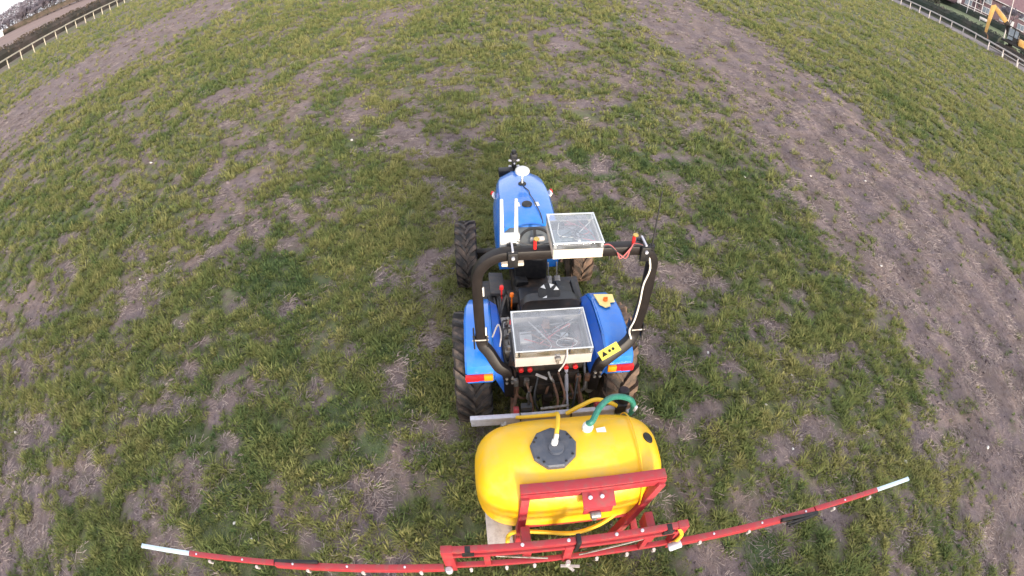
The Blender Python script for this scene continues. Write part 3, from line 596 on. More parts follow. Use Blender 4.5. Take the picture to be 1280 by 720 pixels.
# roll bar: square tube hoop with hinge plates and splayed feet
LX, RX, ZT, YB = -.605, .765, 2.325, -.425
pts = [(LX+.005, YB+.02, 1.36), (LX, YB, 1.7), (LX, YB, 2.02)]
for k in range(1, 9):
    a = R(90*k/8); pts.append((LX+.24-.24*math.cos(a), YB, 2.05+.235*math.sin(a)))
pts.append((.4, YB, 2.285))
for k in range(0, 9):
    a = R(90-90*k/8); pts.append((RX-.17+.17*math.cos(a), YB, 2.115+.17*math.sin(a)))
pts += [(RX+.004, YB, 1.9), (RX, YB, 1.65), (RX-.005, YB+.02, 1.36)]
hoop = MB().sweep(pts, rrect(.085, .085, .014), up=(0, 1, 0)).build('roll_bar', M['rops'], T, smooth=40)
for s, X0, xf in ((-1, LX, -.375), (1, RX-.005, .425)):
    ft = MB().sweep(crom([(X0, YB+.025, 1.40), (X0-s*.015, YB+.01, 1.30), (X0-s*.07, YB-.03, 1.235), (xf+s*.09, YB-.09, 1.12), (xf+s*.015, YB-.10, 1.02), (xf, YB-.08, .70)], 5), rrect(.09, .085, .012), up=(0, 1, 0))
    ft.build('roll_bar_foot', M['rops'], T, smooth=40)
    for dx in (-.055, .055): MB().box((X0+dx, YB+.02, 1.37), (.014, .11, .16), bev=.004).build('hinge_plate', M['black'], T)
    MB().cyl((X0, YB-.02, 1.39), .011, .135, (1, 0, 0), 10).cyl((X0, YB+.045, 1.36), .011, .135, (1, 0, 0), 10).build('hinge_pin', M['steel'], T)
    for k in range(2):
        for zz in (1.0, .94): MB().cyl((xf-.02+.05*k, YB-.145, zz), .013, .03, (0, -1, .2), 6).build('foot_bolt', M['steel'], T)
# warning sticker on the right foot
a_, b_ = Vector((.43, -.56, 1.186)), Vector((.60, -.515, 1.262)); dv = (b_-a_); dn = dv.normalized(); up_ = Vector((-.25, -.35, 1)); up_ = (up_-dn*up_.dot(dn)).normalized(); sd_ = dn.cross(up_)
if sd_.y > 0: sd_ = -sd_
o0 = a_+up_*.028
stk = MB().prism([o0-sd_*.045, o0+dv-sd_*.045, o0+dv+sd_*.045, o0+sd_*.045], up_, .004).build('warning_sticker', M['sticker'], T, smooth=0)
sy_ = MB()
t0 = o0+dn*.045+up_*.005; sy_.prism([t0-dn*.026+sd_*.02, t0+dn*.026+sd_*.02, t0-sd_*.026], up_, .002)
for k in (.10, .135): sy_.cyl(o0+dn*k+up_*.006, .013, .003, up_, 12)
sy_.build('printed_symbol', M['black'], stk, off=OFF[T.name], smooth=0)
# clamps, red stop handles, cables on the hoop
for x, z in ((-.335, 2.325), (.665, 2.325)):
    MB().box((x, YB+.06, z-.035), (.075, .035, .075), bev=.008).build('cable_clamp', M['black'], T)
    cl_ = MB().box((x, YB-.062, z-.05), (.075, .035, .13), bev=.008).build('cable_clamp', M['black'], T)
    MB().bar((x, YB+.07, z+.015), (x, YB-.06, z+.02), .014, .014).cyl((x, YB-.084, z-.02), .013, .02, (0, 1, 0), 8).build('clamp_bolt', M['silver'], cl_, off=OFF[T.name])
for x in (-.17, .575):
    sh = MB().tube([(x, YB-.01, 2.325), (x, YB-.005, 2.40)], .013, 8).build('stop_handle', M['red_plastic'], T)
    MB().cyl((x+.01, YB-.005, 2.41), .022, .014, (0, 0, 1), 12, .004).build('handle_cap', M['gold'], sh, off=OFF[T.name])
MB().tube(crom([(RX-.07, YB-.02, 2.29), (RX-.03, YB-.055, 2.12), (RX-.055, YB-.055, 1.95), (RX-.05, YB-.05, 1.75), (RX-.06, YB-.05, 1.55), (RX-.085, YB-.05, 1.42), (RX-.06, YB-.07, 1.33)]), .0075, 6).build('white_cable', M['wire_white'], T)
for k in range(4):
    z0 = rng.uniform(-.02, .02)
    MB().tube(crom([(.31, YB-.06, 2.36+z0*.3), (.38, YB-.05+z0, 2.352), (.44, YB-.062, 2.30), (.47+.02*k, YB-.075, 2.25), (.54, YB-.06, 2.31+z0), (.58, YB-.04+z0, 2.345), (.64, YB-.05, 2.345)]), .0055, 5).build('loose_wire', M['wire_red' if k % 2 == 0 else 'wire_dark'], T)
MB().tube(crom([(-.30, YB+.03, 2.37), (-.18, YB+.01, 2.345), (-.05, YB+.02, 2.35)]), .005, 5).build('loose_wire', M['wire_dark'], T)
for (x, y, z) in ((LX+.045, YB-.03, 1.95), (LX+.05, YB-.045, 1.52)): MB().box((x, y, z), (.012, .012, .09)).build('cable_tie', M['white'], T)
# rear: couplers, top link, lift arms, shields
for x in (-.26, -.18, .15, .235): MB().cyl((x, -.47, 1.0), .024, .07, (0, -1, .1), 10, .006).build('hydraulic_coupler', M['red_plastic'], T)
MB().box((0, -.44, 1.0), (.62, .06, .10), bev=.01).build('rear_bracket', M['chassis'], T)
MB().tube([(.16, -.46, .95), (.165, -.56, .74)], .018, 8).tube([(.165, -.55, .76), (.168, -.68, .60)], .010, 6).build('top_link', M['silver'], T)
MB().bar((-.13, -.52, .97), (-.03, -.56, .94), .022, .012).build('check_arm', M['board'], T)
MB().tube(crom([(-.02, -.54, 1.02), (-.0, -.6, .98), (.03, -.58, .92), (.0, -.54, .95)]), .010, 6).build('linkage_chain', M['steel'], T)
for s in (-1, 1):
    MB().bar((s*.30, -.10, .50), (s*.36, -.84, .46), .05, .07, .01).build('lift_arm', M['rust'], T)
    MB().tube([(s*.25, -.38, .92), (s*.34, -.60, .48)], .016, 8).build('lift_rod', M['rust'], T)
    MB().bar((s*.22, -.2, .98), (s*.26, -.46, .95), .05, .05, .01).build('rocker_arm', M['chassis'], T)
ov = [Vector((.40+.078*math.cos(t)*(1 if math.sin(t) > 0 else .9), 0, .70+.17*math.sin(t))) for t in np.linspace(0, 2*math.pi, 25)[:-1]]
MB().prism([v+Vector((.02, -.46, 0)) for v in ov], (0, 1, 0), .012).build('wheel_shield', M['steel'], T, smooth=0)
MB().cyl((0, -.50, .62), .045, .12, (0, 1, 0), 12).box((0, -.50, .72), (.22, .02, .16), bev=.005).box((0, -.60, .40), (.07, .5, .04), bev=.01).build('power_shaft', M['chassis'], T)
for k, (x0, z0) in enumerate(((-.22, .9), (-.1, .95), (.08, .95), (.27, .92), (.02, .9))):
    MB().tube(crom([(x0, -.5, z0), (x0+.05*(-1)**k, -.66, z0-.18), (x0*.7, -.74, z0-.36), (x0*.6+.05, -.80, .62)]), .011, 6).build('hydraulic_hose', M['wire_dark'] if k % 2 else M['rust'], T)
MB().box((.0, -.47, .84), (.56, .05, .17), bev=.01).build('rear_guard', M['chassis'], T)

for k in range(9):                                                # looms and pipes round the seat and hitch
    x0 = -.42+.1*k
    MB().tube(crom([(x0, -.30+.02*k, .95), (x0*.8+.05*(-1)**k, -.42, .88-.03*(k % 3)), (x0*.9, -.52, .70-.04*(k % 4)), (x0*.55, -.46, .52)]), .009+.003*(k % 3), 6).build('pipe', M[('wire_dark', 'rust', 'steel')[k % 3]], T)
for k in range(5):
    MB().tube(crom([(-.45+.04*k, .95-.1*k, .72), (-.43+.03*k, .6, .80+.03*k), (-.40, .3, .86), (-.38, .1+.02*k, .93)]), .010, 6).build('cable', M['wire_dark' if k % 2 else 'floor'], T)
for (x, y, z, sx_, sy_, sz_, m_) in ((-.46, .70, .72, .10, .16, .12, 'black'), (-.24, .74, .70, .12, .20, .16, 'chassis'), (.28, .86, .70, .10, .18, .18, 'black'), (.16, .80, .68, .16, .14, .12, 'chassis'), (-.12, .98, .75, .14, .12, .14, 'black')):
    MB().box((x, y, z), (sx_, sy_, sz_), rot=(.1, .15, .2), bev=.02).build('housing', M[m_], T)
for x in (-.31, -.21, .27, .36): MB().box((x, -.515, .86), (.05, .04, .09), bev=.008).build('valve', M['steel' if x < 0 else 'rust'], T)

# ------------------------------------------------------------------ things mounted on the tractor
def control_box(label, cx, cy, z0, w, dp, hb, hl, contents, screws=False):
    tray = M['cream_shaded'] if screws else M['cream']
    t = thing('control_box', label, 'control box', (cx, cy, z0)); e = .012
    b = MB()
    b.box((cx, cy, z0+e/2), (w, dp, e))
    for s in (-1, 1):
        b.box((cx+s*(w/2-e/2), cy, z0+hb/2), (e, dp, hb), bev=.004); b.box((cx, cy+s*(dp/2-e/2), z0+hb/2), (w-.002, e-.001, hb-.002), bev=.004)
    b.build('base_tray', tray, t)
    l = MB(); th = .004; zt = z0+hb+hl
    l.box((cx, cy, zt-th/2), (w+.006, dp+.006, th), bev=.0015)
    for s in (-1, 1):
        l.box((cx+s*(w/2+.001), cy, zt-hl/2-th/2), (th, dp+.006, hl-th-.002)); l.box((cx, cy+s*(dp/2+.001), zt-hl/2-th/2), (w-.004, th, hl-th-.002))
    ld = l.build('clear_lid', M['clear'], t, smooth=0)
    for sx_ in (-1, 1):
        for sy2 in (-1, 1): MB().box((cx+sx_*(w/2-.012), cy+sy2*(dp/2-.012), zt-hl*.42), (.02, .02, hl*.8), bev=.004).build('lid_post', M['white'] if not screws else M['board'], ld, off=OFF[t.name])
    rm_ = MB()
    for s in (-1, 1):
        rm_.box((cx+s*(w/2-.004), cy, zt+.003), (.010, dp+.004, .005)); rm_.box((cx, cy+s*(dp/2-.004), zt+.003), (w-.012, .010, .0045))
    rm_.build('lid_rim', M['lid_rim'], ld, off=OFF[t.name])
    contents(t, cx, cy, z0+e)
    return t
M['lid_rim'] = mat('frosted_lid_edge', (0.52, 0.55, 0.58), 0.4)
def inside_upper(t, cx, cy, z):
    MB().box((cx, cy-.01, z+.02), (.30, .30, .012)).build('mounting_plate', M['board'], t)
    for x, y, w, d_, h, m in ((-.10, .12, .09, .045, .05, 'black'), (.085, .125, .09, .05, .05, 'black'), (-.08, .0, .13, .13, .03, 'circuit'), (.08, -.01, .13, .15, .025, 'circuit'), (.0, -.11, .2, .03, .03, 'board'), (.02, -.055, .02, .10, .055, 'white')):
        MB().box((cx+x, cy+y, z+.03+h/2), (w, d_, h), bev=.004).build('module', M[m], t)
    for k in range(8):
        a = [(rng.uniform(-.14, .14), rng.uniform(-.13, .13)) for _ in range(3)]
        MB().tube(crom([(cx+u, cy+v, z+.065+.03*rng.random()) for u, v in a], 5), .0035, 5).build('wire', M[('wire_dark', 'wire_red', 'wire_white', 'wire_dark')[k % 4]], t)
    MB().box((cx-.01, cy+.125, z+.06), (.08, .012, .012)).build('terminal_strip', M['wire_red'], t)
control_box('cream electronics box with clear lid bolted on top of the roll bar', .11, -.44, 2.372, .355, .365, .078, .052, inside_upper)
def inside_lower(t, cx, cy, z):
    MB().box((cx, cy, z+.012), (.55, .38, .010)).build('mounting_plate', M['brown_board'], t)
    for x, y, w, d_, h, m in ((-.02, .13, .06, .10, .08, 'rust'), (-.20, .02, .10, .12, .05, 'board'), (.14, .09, .10, .07, .04, 'black'), (.12, .02, .06, .05, .06, 'white'), (.17, -.06, .14, .09, .05, 'rust'), (-.05, -.02, .06, .14, .03, 'black'), (-.13, -.12, .22, .04, .03, 'steel'), (.02, .16, .50, .02, .03, 'steel'), (-.19, .12, .10, .05, .04, 'black')):
        MB().box((cx+x, cy+y, z+.02+h/2), (w, d_, h), rot=(0, 0, rng.uniform(-.25, .25)), bev=.004).build('module', M[m], t)
    for k in range(12):
        a = [(rng.uniform(-.26, .26), rng.uniform(-.19, .19)) for _ in range(4)]
        MB().tube(crom([(cx+u, cy+v, z+.07+.03*rng.random()) for u, v in a], 6), .004, 5).build('wire', M[('wire_dark', 'rust', 'board', 'wire_red')[k % 4]], t)
    MB().tube([(cx+.12+.085*math.cos(a), cy-.10+.05*math.sin(a), z+.10) for a in np.linspace(0, 6.28, 20)], .0035, 5).build('wire', M['board'], t)
    # latch and cable at the back, feet below
    MB().box((cx+.03, cy-.245, z+.075), (.045, .022, .03), bev=.004).bar((cx+.03, cy-.245, z+.02), (cx+.03, cy-.245, z+.08), .02, .02).build('latch', M['steel'], t)
    MB().tube(crom([(cx+.10, cy-.225, z+.165), (cx+.10, cy-.245, z+.10), (cx+.085, cy-.24, z), (cx+.05, cy-.23, z-.10)]), .007, 6).build('cable', M['board'], t)
    for x in (-.28, .12): MB().bar((cx+x, cy-.236, z+.165), (cx+x, cy-.238, z+.12), .012, .012).build('lid_screw', M['wire_dark'], t)
lb = control_box('wide pale electronics box with dusty clear lid fixed behind the seat', -.03, -.545, 1.405, .62, .455, .105, .07, inside_lower, True)
for s in (-1, 1): MB().bar((-.03+s*.29, -.52, 1.39), (-.03+s*.33, -.50, 1.10), .04, .025, .004).build('bracket_leg', M['rops'], lb)
MB().box((-.03, -.545, 1.393), (.66, .32, .022), bev=.004).build('bracket_tray', M['rops'], lb)

t = thing('satellite_antenna', 'white mushroom shaped satellite antenna at the nose of the blue hood', 'antenna', (.0, 2.10, 1.38))
MB().lathe([(.03, 1.535), (.085, 1.545), (.092, 1.565), (.085, 1.59), (.055, 1.612), (.02, 1.62)], (0, 2.10, 0), (0, 0, 1), 32).build('dome', M['white'], t, smooth=60)
MB().tube([(0, 2.10, 1.385), (0, 2.10, 1.54)], .013, 10).build('stem', M['white'], t)
MB().cyl((0, 2.10, 1.388), .05, .018, (0, 0, 1), 18, .005).box((0, 2.10, 1.43), (.03, .02, .06)).build('magnet_base', M['black'], t)
MB().tube(crom([(0, 2.08, 1.40), (.02, 1.98, 1.402), (.055, 1.88, 1.418), (.06, 1.78, 1.425), (.085, 1.66, 1.430), (.10, 1.55, 1.434), (.13, 1.35, 1.43), (.14, 1.2, 1.40)]), .006, 6).build('cable', M['wire_dark'], t)

t = thing('radio_router', 'white radio unit with two upright white aerials on left end of roll bar', 'radio', (-.30, YB+.09, 2.13))
MB().box((-.345, YB+.095, 2.265), (.150, .045, .27), bev=.018).build('housing', M['white'], t)
for x in (-.402, -.298): MB().tube([(x, YB+.097, 2.385), (x, YB+.10, 2.50), (x, YB+.108, 2.685)], .0145, 10, radii=[1.15, 1, .8]).build('aerial', M['white'], t)
MB().box((-.33, YB+.05, 2.165), (.17, .08, .03), bev=.008).build('foot', M['cream'], t)

t = thing('whip_antenna', 'thin black whip antenna standing on right end of roll bar', 'antenna', (.735, YB-.0, 2.26))
MB().tube([(.735, YB, 2.28), (.735, YB+.004, 2.50), (.735, YB+.01, 2.78)], .0065, 6, radii=[1.3, 1, .8]).build('whip', M['wire_dark'], t)
MB().cyl((.735, YB, 2.285), .025, .05, (0, 0, 1), 12, .006).build('magnet_base', M['black'], t)

t = thing('arrow_disc', 'round black disc with white arrow marks resting on top of the seat back', 'disc', (.075, .075, 1.27))
MB().cyl((.075, .21, 1.285), .108, .022, (0, -.25, 1), 32, .005).build('disc', M['black'], t)
qd = Vector((0, 0, 1)).rotation_difference(Vector((0, -.25, 1)))
for ang in (25, 70, 130, 235):
    a = R(ang); cc = Vector((.075, .21, 1.285))+qd @ Vector((.074*math.cos(a), .074*math.sin(a), .0113)); rdir = qd @ Vector((math.cos(a), math.sin(a), 0)); td = qd @ Vector((-math.sin(a), math.cos(a), 0)); nn = qd @ Vector((0, 0, 1))
    MB().prism([cc-rdir*.026, cc+rdir*.022+td*.024, cc+rdir*.022-td*.024], nn, .002).build('arrow_mark', M['white'], t, smooth=0)

t = thing('sensor_mast', 'black sensor post with pale bolts and a black box ahead of the hood', 'sensor', (-.04, 2.80, .70))
MB().box((-.03, 2.95, 1.17), (.06, .06, .26), bev=.01).box((-.03, 2.92, .85), (.07, .05, .60), bev=.01).build('post', M['black'], t)
MB().box((-.15, 2.86, 1.14), (.20, .12, .10), bev=.012).build('junction_box', M['black'], t)
MB().box((-.03, 2.96, 1.31), (.10, .07, .13), bev=.02).cyl((-.03, 2.96, 1.40), .035, .05, (0, 0, 1), 14, .01).build('sensor_head', M['black'], t)
for s in (-1, 1):
    for z in (1.19, 1.28): MB().cyl((-.03+s*.055, 2.93, z), .016, .04, (s, -.5, .4), 8, .004).build('bolt', M['silver'], t)
MB().cyl((-.025, 2.915, 1.24), .012, .02, (0, -1, 0), 8).build('bolt', M['silver'], t)

# ------------------------------------------------------------------ the mounted sprayer
S = thing('crop_sprayer', 'yellow tank sprayer with red frame and long red boom behind the tractor', 'sprayer', (.04, -1.4, 0))
rings = []; XL, XR, RT = -.72, .82, .43; cx0 = (XL+XR)/2; hl = (XR-XL)/2
us = np.concatenate([np.linspace(-1, -.985, 3), np.linspace(-.95, -.6, 9), np.linspace(-.45, .45, 7), np.linspace(.6, .95, 9), np.linspace(.985, 1, 3)])
for u in us:
    sc = max(1-abs(u)**4.2, 0)**(1/2.6); sc = max(sc, .10)
    rg = []
    for k in range(40):
        a = 2*math.pi*k/40; ca, sa = math.cos(a), math.sin(a); e = 2/2.5
        y = math.copysign(abs(ca)**e, ca); z = math.copysign(abs(sa)**e, sa)
        rg.append(Vector((cx0+u*hl, -1.40+RT*1.0*y*(.12+.88*sc), .73+RT*z*(.12+.88*sc))))
    rings.append(rg)
tk = MB().loft(rings).build('tank', M['tank'], S, smooth=60)
# moulded seam rib towards the right end
seam = []
for k in range(40):
    a = 2*math.pi*k/40; ca, sa = math.cos(a), math.sin(a); e = 2/2.5
    seam.append(Vector((.565, -1.40+(RT*.985)*math.copysign(abs(ca)**e, ca), .73+(RT*.985)*math.copysign(abs(sa)**e, sa))))
MB().tube(seam+[seam[0]], .0065, 6, up=(1, 0, 0)).build('moulding_seam', M['tank'], tk, off=OFF[S.name])
# lid: nine-sided, with hub and lugs
lz = 1.155; lc = Vector((-.10, -1.41, lz))
lp = []
for k in range(18):
    a = 2*math.pi*(k+.5)/18; r = .182 if k % 2 == 0 else .172; lp.append((r*math.cos(a), r*math.sin(a)))
ld = MB().loft([[lc+Vector((x*.97, y*.97, -.03)) for x, y in lp], [lc+Vector((x, y, -.015)) for x, y in lp], [lc+Vector((x, y, .022)) for x, y in lp], [lc+Vector((x*.93, y*.93, .034)) for x, y in lp], [lc+Vector((x*.5, y*.5, .040)) for x, y in lp]])
ld = ld.build('tank_lid', M['lid_grey'], S, smooth=20)
MB().lathe([(.062, 0), (.058, .03), (.03, .034)], lc+Vector((.015, -.02, .038)), (0, 0, 1), 24).build('lid_hub', M['lid_grey'], ld, off=OFF[S.name])
for a in (25, 40, 145, 160, 215, 235, 300, 330): MB().cyl(lc+Vector((.155*math.cos(R(a)), .155*math.sin(R(a)), .034)), .011, .012, (0, 0, 1), 8, .003).build('lid_stud', M['black'], ld, off=OFF[S.name])
# hoses
MB().cyl((-.095, -1.40, lz+.075), .026, .06, (.2, .3, 1), 10, .006).cyl((-.08, -1.37, lz+.105), .018, .05, (.3, .9, .4), 10, .004).build('hose_fitting', M['white'], S)
MB().tube(crom([(-.085, -1.38, lz+.10), (-.06, -1.28, lz+.11), (-.03, -1.12, lz+.04), (-.05, -1.03, 1.06), (-.16, -.96, .95), (-.30, -.90, .86), (-.36, -.84, .78)]), .017, 8).build('yellow_hose', M['hose_yellow'], S)
MB().lathe([(.030, 0), (.044, .015), (.044, .06), (.030, .075)], (.19, -1.25, 1.135), (.05, -.1, 1), 16).build('hose_elbow', M['white'], S)
MB().tube(crom([(.195, -1.235, 1.20), (.225, -1.24, 1.235), (.31, -1.12, 1.25), (.425, -1.01, 1.20), (.55, -.945, 1.11), (.655, -.93, 1.02), (.69, -.945, .92), (.67, -.95, .84)]), .026, 10).build('green_hose', M['hose_green'], S)
vb = MB().cyl((.62, -.83, .93), .05, .20, (0, .2, 1), 14, .01).box((.60, -.86, .84), (.10, .09, .12), bev=.015).build('filter', M['black'], S)
MB().cyl((.68, -.93, .86), .022, .08, (1, .3, .2), 10, .005).cyl((.70, -.96, .93), .018, .06, (.2, 0, 1), 10, .005).build('hose_clip', M['silver'], S)
MB().tube(crom([(.10, -.90, .86), (.22, -.88, .93), (.36, -.86, .98), (.50, -.88, .93), (.58, -.88, .86)]), .019, 8).build('yellow_hose', M['hose_yellow'], S)
for dz in (0,): MB().box((.30, -1.29, 1.152), (.075, .065, .005), rot=(.1, 0, .1)).build('tank_label', M['white'], S, smooth=0)
MB().cyl((.682, -1.36, 1.072), .052, .04, (.60, .05, .80), 18, .008).build('end_cap', M['black'], S)
MB().box((-.46, -1.06, 1.01), (.05, .035, .07), rot=(.4, 0, .3), bev=.008).build('strap_buckle', M['steel'], S)
# silver crossbar in front of the tank
cb = MB().box((-.09, -.86, .815), (1.30, .045, .045), bev=.004).box((-.09, -.868, .757), (1.29, .022, .068), bev=.003).build('crossbar', M['silver'], S)
for x in (-.30, .15, .38): MB().box((x, -.862, .81), (.012, .055, .055)).build('clip', M['wire_dark'], cb, off=OFF[S.name])
for x in (-.33, .40): MB().bar((x, -.80, .86), (x*1.02, -.92, .46), .05, .06, .008).build('hitch_post', M['red'], S)
MB().box((-.24, -.80, .86), (.10, .06, .07), bev=.01).cyl((-.22, -.78, .96), .010, .16, (0, .2, 1), 8).build('pressure_valve', M['wire_dark'], S)
MB().bar((-.12, -.845, .89), (.13, -.84, .90), .02, .012).build('tie_bar', M['steel'], S)
# red frame behind the tank: beam on two posts
ZB = 1.125
MB().box((.172, -1.73, ZB), (1.115, .082, .055), bev=.004).build('top_beam', M['red'], S)
MB().box((.172, -1.776, ZB-.030), (1.113, .012, .085), bev=.003).build('beam_flange', M['red'], S)
for x in (-.352, .696):
    MB().bar((x, -1.772, ZB-.03), (x-(.31 if x > 0 else .065), -1.88, .20), .064, .072, .005, up=(0, 1, 0)).build('frame_post', M['red'], S)
    MB().cyl((x+(.07 if x < 0 else -.17), -1.78, .78), .026, .05, (0, -1, 0), 12, .005).build('clamp_bolt', M['orange'], S)
MB().box((.19, -1.835, 1.085), (.245, .15, .014), rot=(.30, 0, 0), bev=.003).build('bracket_plate', M['red'], S)
for x in (.115, .205): MB().cyl((x+.01, -1.83, 1.098), .017, .022, (0, -.35, 1), 8, .004).build('plate_bolt', M['silver'], S)
MB().box((.18, -1.905, 1.02), (.22, .014, .09), bev=.003).build('bracket_lip', M['red'], S)
MB().cyl((.16, -1.935, 1.0), .032, .08, (1, 0, 0), 14, .008).cyl((.16, -1.935, .945), .022, .05, (0, 0, 1), 8, .004).build('pulley', M['steel'], S)
MB().bar((-.37, -1.80, .60), (.50, -1.80, .60), .045, .04, .004).build('lower_beam', M['red'], S)
MB().tube(crom([(-.50, -1.93, .42), (-.48, -1.86, .54), (-.38, -1.85, .58), (-.2, -1.86, .54), (.05, -1.88, .50), (.25, -1.86, .56), (.42, -1.80, .66), (.56, -1.72, .74)]), .018, 8).build('yellow_hose', M['hose_yellow'], S)
for x in (-.34, .62): MB().bar((x, -1.86, .30), (x, -.86, .34), .06, .06, .006).build('skid_rail', M['red'], S)
MB().box((.14, -1.4, .275), (1.1, .5, .03), bev=.006).build('tank_cradle', M['red'], S)
MB().box((-.555, -1.66, .345), (.22, .50, .03), rot=(0, 0, .02), bev=.004).build('foot_board', M['board'], S)
MB().bar((-.60, -1.66, .32), (-.30, -1.66, .31), .05, .02).build('board_bracket', M['red'], S)
# boom frame
BY = -2.10; x0, x1 = -.99, .87; sl = lambda x: 0
MB().box((-.06, BY, .925), (1.86, .050, .052), bev=.004).build('boom_top_rail', M['red'], S)
MB().box((-.06, BY-.010, .845), (1.76, .045, .040), bev=.004).build('boom_middle_rail', M['red'], S)
MB().box((-.06, BY-.008, .570), (1.80, .042, .042), bev=.004).build('boom_bottom_rail', M['red'], S)
for x, w in ((x0+.035, .085), (x1-.035, .085)):
    MB().box((x, BY-.002, .725), (w, .064, .46), bev=.004).build('boom_end_post', M['red'], S)
for x, w in ((-.05, .065), (-.665, .05), (.56, .045)): MB().box((x, BY-.012, .71), (w, .05, .24 if w < .06 else .34), bev=.003).build('boom_upright', M['red'], S)
for x in (-.80, .72): MB().box((x, BY-.006, .885), (.09, .058, .07), bev=.003).box((x, BY-.007, .925), (.04, .052, .054)).build('boom_socket', M['black'], S)
MB().box((.008, BY-.002, .885), (.035, .085, .19), rot=(0, .05, 0), bev=.006).build('rubber_strap', M['black'], S)
for x in (-.36, .62): MB().box((x, BY+.10, .72), (.07, .20, .20), bev=.006).build('boom_hanger', M['red'], S)
for a, b in (((-.60, BY-.02, .80), (-.20, BY-.02, .63)), ((.05, BY-.02, .63), (.58, BY-.02, .82))): MB().tube([a, b], .008, 6).build('damper_rod', M['steel'], S)
for x, z in ((-.52, .56), (-.30, .56), (.20, .56), (.45, .56), (-.80, .56), (.68, .56)):
    MB().cyl((x, BY-.05, z-.04), .011, .06, (0, -.3, 1), 8, .003).cyl((x, BY-.045, z-.01), .015, .016, (0, -.3, 1), 8, .003).build('spray_nozzle', M['board'], S)
for x in (-.40, -.06, .30, .50): MB().cyl((x, BY-.0, .955), .014, .016, (0, 0, 1), 8, .003).build('rail_bolt', M['silver'], S)
MB().bar((-.10, BY-.08, .57), (.05, BY-.10, .56), .02, .015).bar((-.06, BY-.07, .575), (-.0, BY-.13, .55), .02, .014).cyl((-.04, BY-.07, .59), .02, .05, (0, 0, 1), 8).build('centre_nozzle', M['board'], S)
MB().tube(crom([(.80, BY-.02, .92), (.84, BY-.05, .83), (.82, BY-.06, .72), (.78, BY-.07, .68)]), .016, 8).build('yellow_hose', M['hose_yellow'], S)
MB().cyl((.81, BY-.09, .70), .035, .11, (1, .1, .35), 14, .008).build('hinge_spring', M['silver'], S)
MB().cyl((x0+.02, BY-.06, .60), .03, .06, (0, 0, 1), 12, .008).build('hinge_spring', M['silver'], S)
# wings: two-part red channels with pale tips
for s, xa, xm, xb, xc in ((-1, -1.0, -2.38, -3.22, -3.76), (1, .86, 2.18, 2.97, 3.43)):
    yo = lambda x: BY-.055-.006*abs(x)
    z = .70
    w = MB().bar((xa, yo(xa), z), (xm, yo(xm), z), .050, .030, .003).bar((xa, yo(xa)-.018, z-.034), (xm, yo(xm)-.018, z-.034), .012, .040).build('boom_arm', M['red'], S)
    MB().bar((xm+s*.01, yo(xm)+.004, z+.004), (xb, yo(xb)+.004, z+.004), .046, .030, .003).build('boom_arm_outer', M['red'], S)
    MB().bar((xb-s*.05, yo(xb)+.004, z+.002), (xc, yo(xc)+.004, z+.002), .038, .024, .002).box((xc-s*.001, yo(xc)+.004, z+.002), (.006, .042, .028)).build('boom_tip', M['alu_blue'], S)
    j = MB().bar((xm-s*.38, yo(xm)-(.02 if s > 0 else -.03), z+.02), (xm+s*.03, yo(xm)-(.035 if s > 0 else -.02), z-.01), .030, .05, .008)
    if s > 0: j.bar((xm-s*.32, yo(xm)-.06, z), (xm+s*.02, yo(xm)-.05, z), .02, .04, .006).bar((xm-s*.30, yo(xm)-.085, z-.01), (xm-s*.02, yo(xm)-.055, z), .016, .03, .005)
    j.build('breakaway_spring', M['black'], S)
    for k in range(6):
        x = xa+s*(.18+.46*k)
        if abs(x) > abs(xb): continue
        MB().cyl((x, yo(x)-.034, z-.06), .011, .06, (0, -.2, 1), 8, .003).cyl((x, yo(x)-.034, z-.03), .015, .016, (0, -.2, 1), 8, .003).build('spray_nozzle', M['board'], S)
        MB().cyl((x+s*.12, yo(x)-.0, z+.017), .010, .012, (0, 0, 1), 8, .002).build('arm_bolt', M['silver'], S)

# ------------------------------------------------------------------ stones in the field
STONES = [(4.66, 2.01, .035), (-7.02, 2.05, .03), (3.88, 4.52, .025), (5.6, 4.77, .03), (2.41, 3.89, .02), (3.47, 3.47, .022), (2.94, 3.05, .022), (3.09, 2.43, .018), (6.35, 5.62, .03),
          (6.35, 1.91, .03), (-2.77, 1.57, .022), (-2.53, 1.43, .02), (-6.22, 5.31, .03), (-4.63, 5.56, .025), (4.62, 8.36, .035), (6.42, 8.71, .03), (8.11, 8.81, .04), (-3.48, 9.92, .04), (-8.96, 9.72, .04)]
STONE_AT = ['just beyond the pale tip of the right boom', 'on the bare soil at the far left edge, lower half', 'on the left edge of the right churned strip', 'mid churned strip at right, level with the lower box',
            'in the grass nearest the right rear wheel', 'in the grass level with the tank front, well right of it', 'in the grass level with the tank lid, right of the tank', 'in the grass just above the middle of the right boom', 'at the far right on the churned strip, level with the seat',
            'at the far lower right, level with the right boom tip', 'in the grass just above the left boom tip', 'in the grass right of the left boom tip, close to the boom', 'in the grass at far left, level with the front of the seat', 'in the grass at left, level with the steering wheel',
            'on the churned strip at right, level with the hood front', 'on the churned strip, right of centre, level with the hood front', 'at the right edge of the churned strip, level with the hood front', 'in the grass ahead and left of the tractor nose', 'in the grass at far left, level with the tractor nose']
def stone_mesh(seed):
    bm = bmesh.new(); bmesh.ops.create_icosphere(bm, subdivisions=2, radius=1); r = random.Random(seed); ph = [r.uniform(0, 6) for _ in range(6)]
    for v in bm.verts:
        k = 1+.22*math.sin(v.co.x*2.3+ph[0])+.18*math.sin(v.co.y*2.9+ph[1])+.12*math.sin(v.co.z*3.7+ph[2]); v.co = Vector((v.co.x*k, v.co.y*k*.75, v.co.z*k*.6))
    me = bpy.data.meshes.new('flint_stone'); bm.to_mesh(me); bm.free(); me.materials.append(M['stone']); me.shade_smooth(); return me
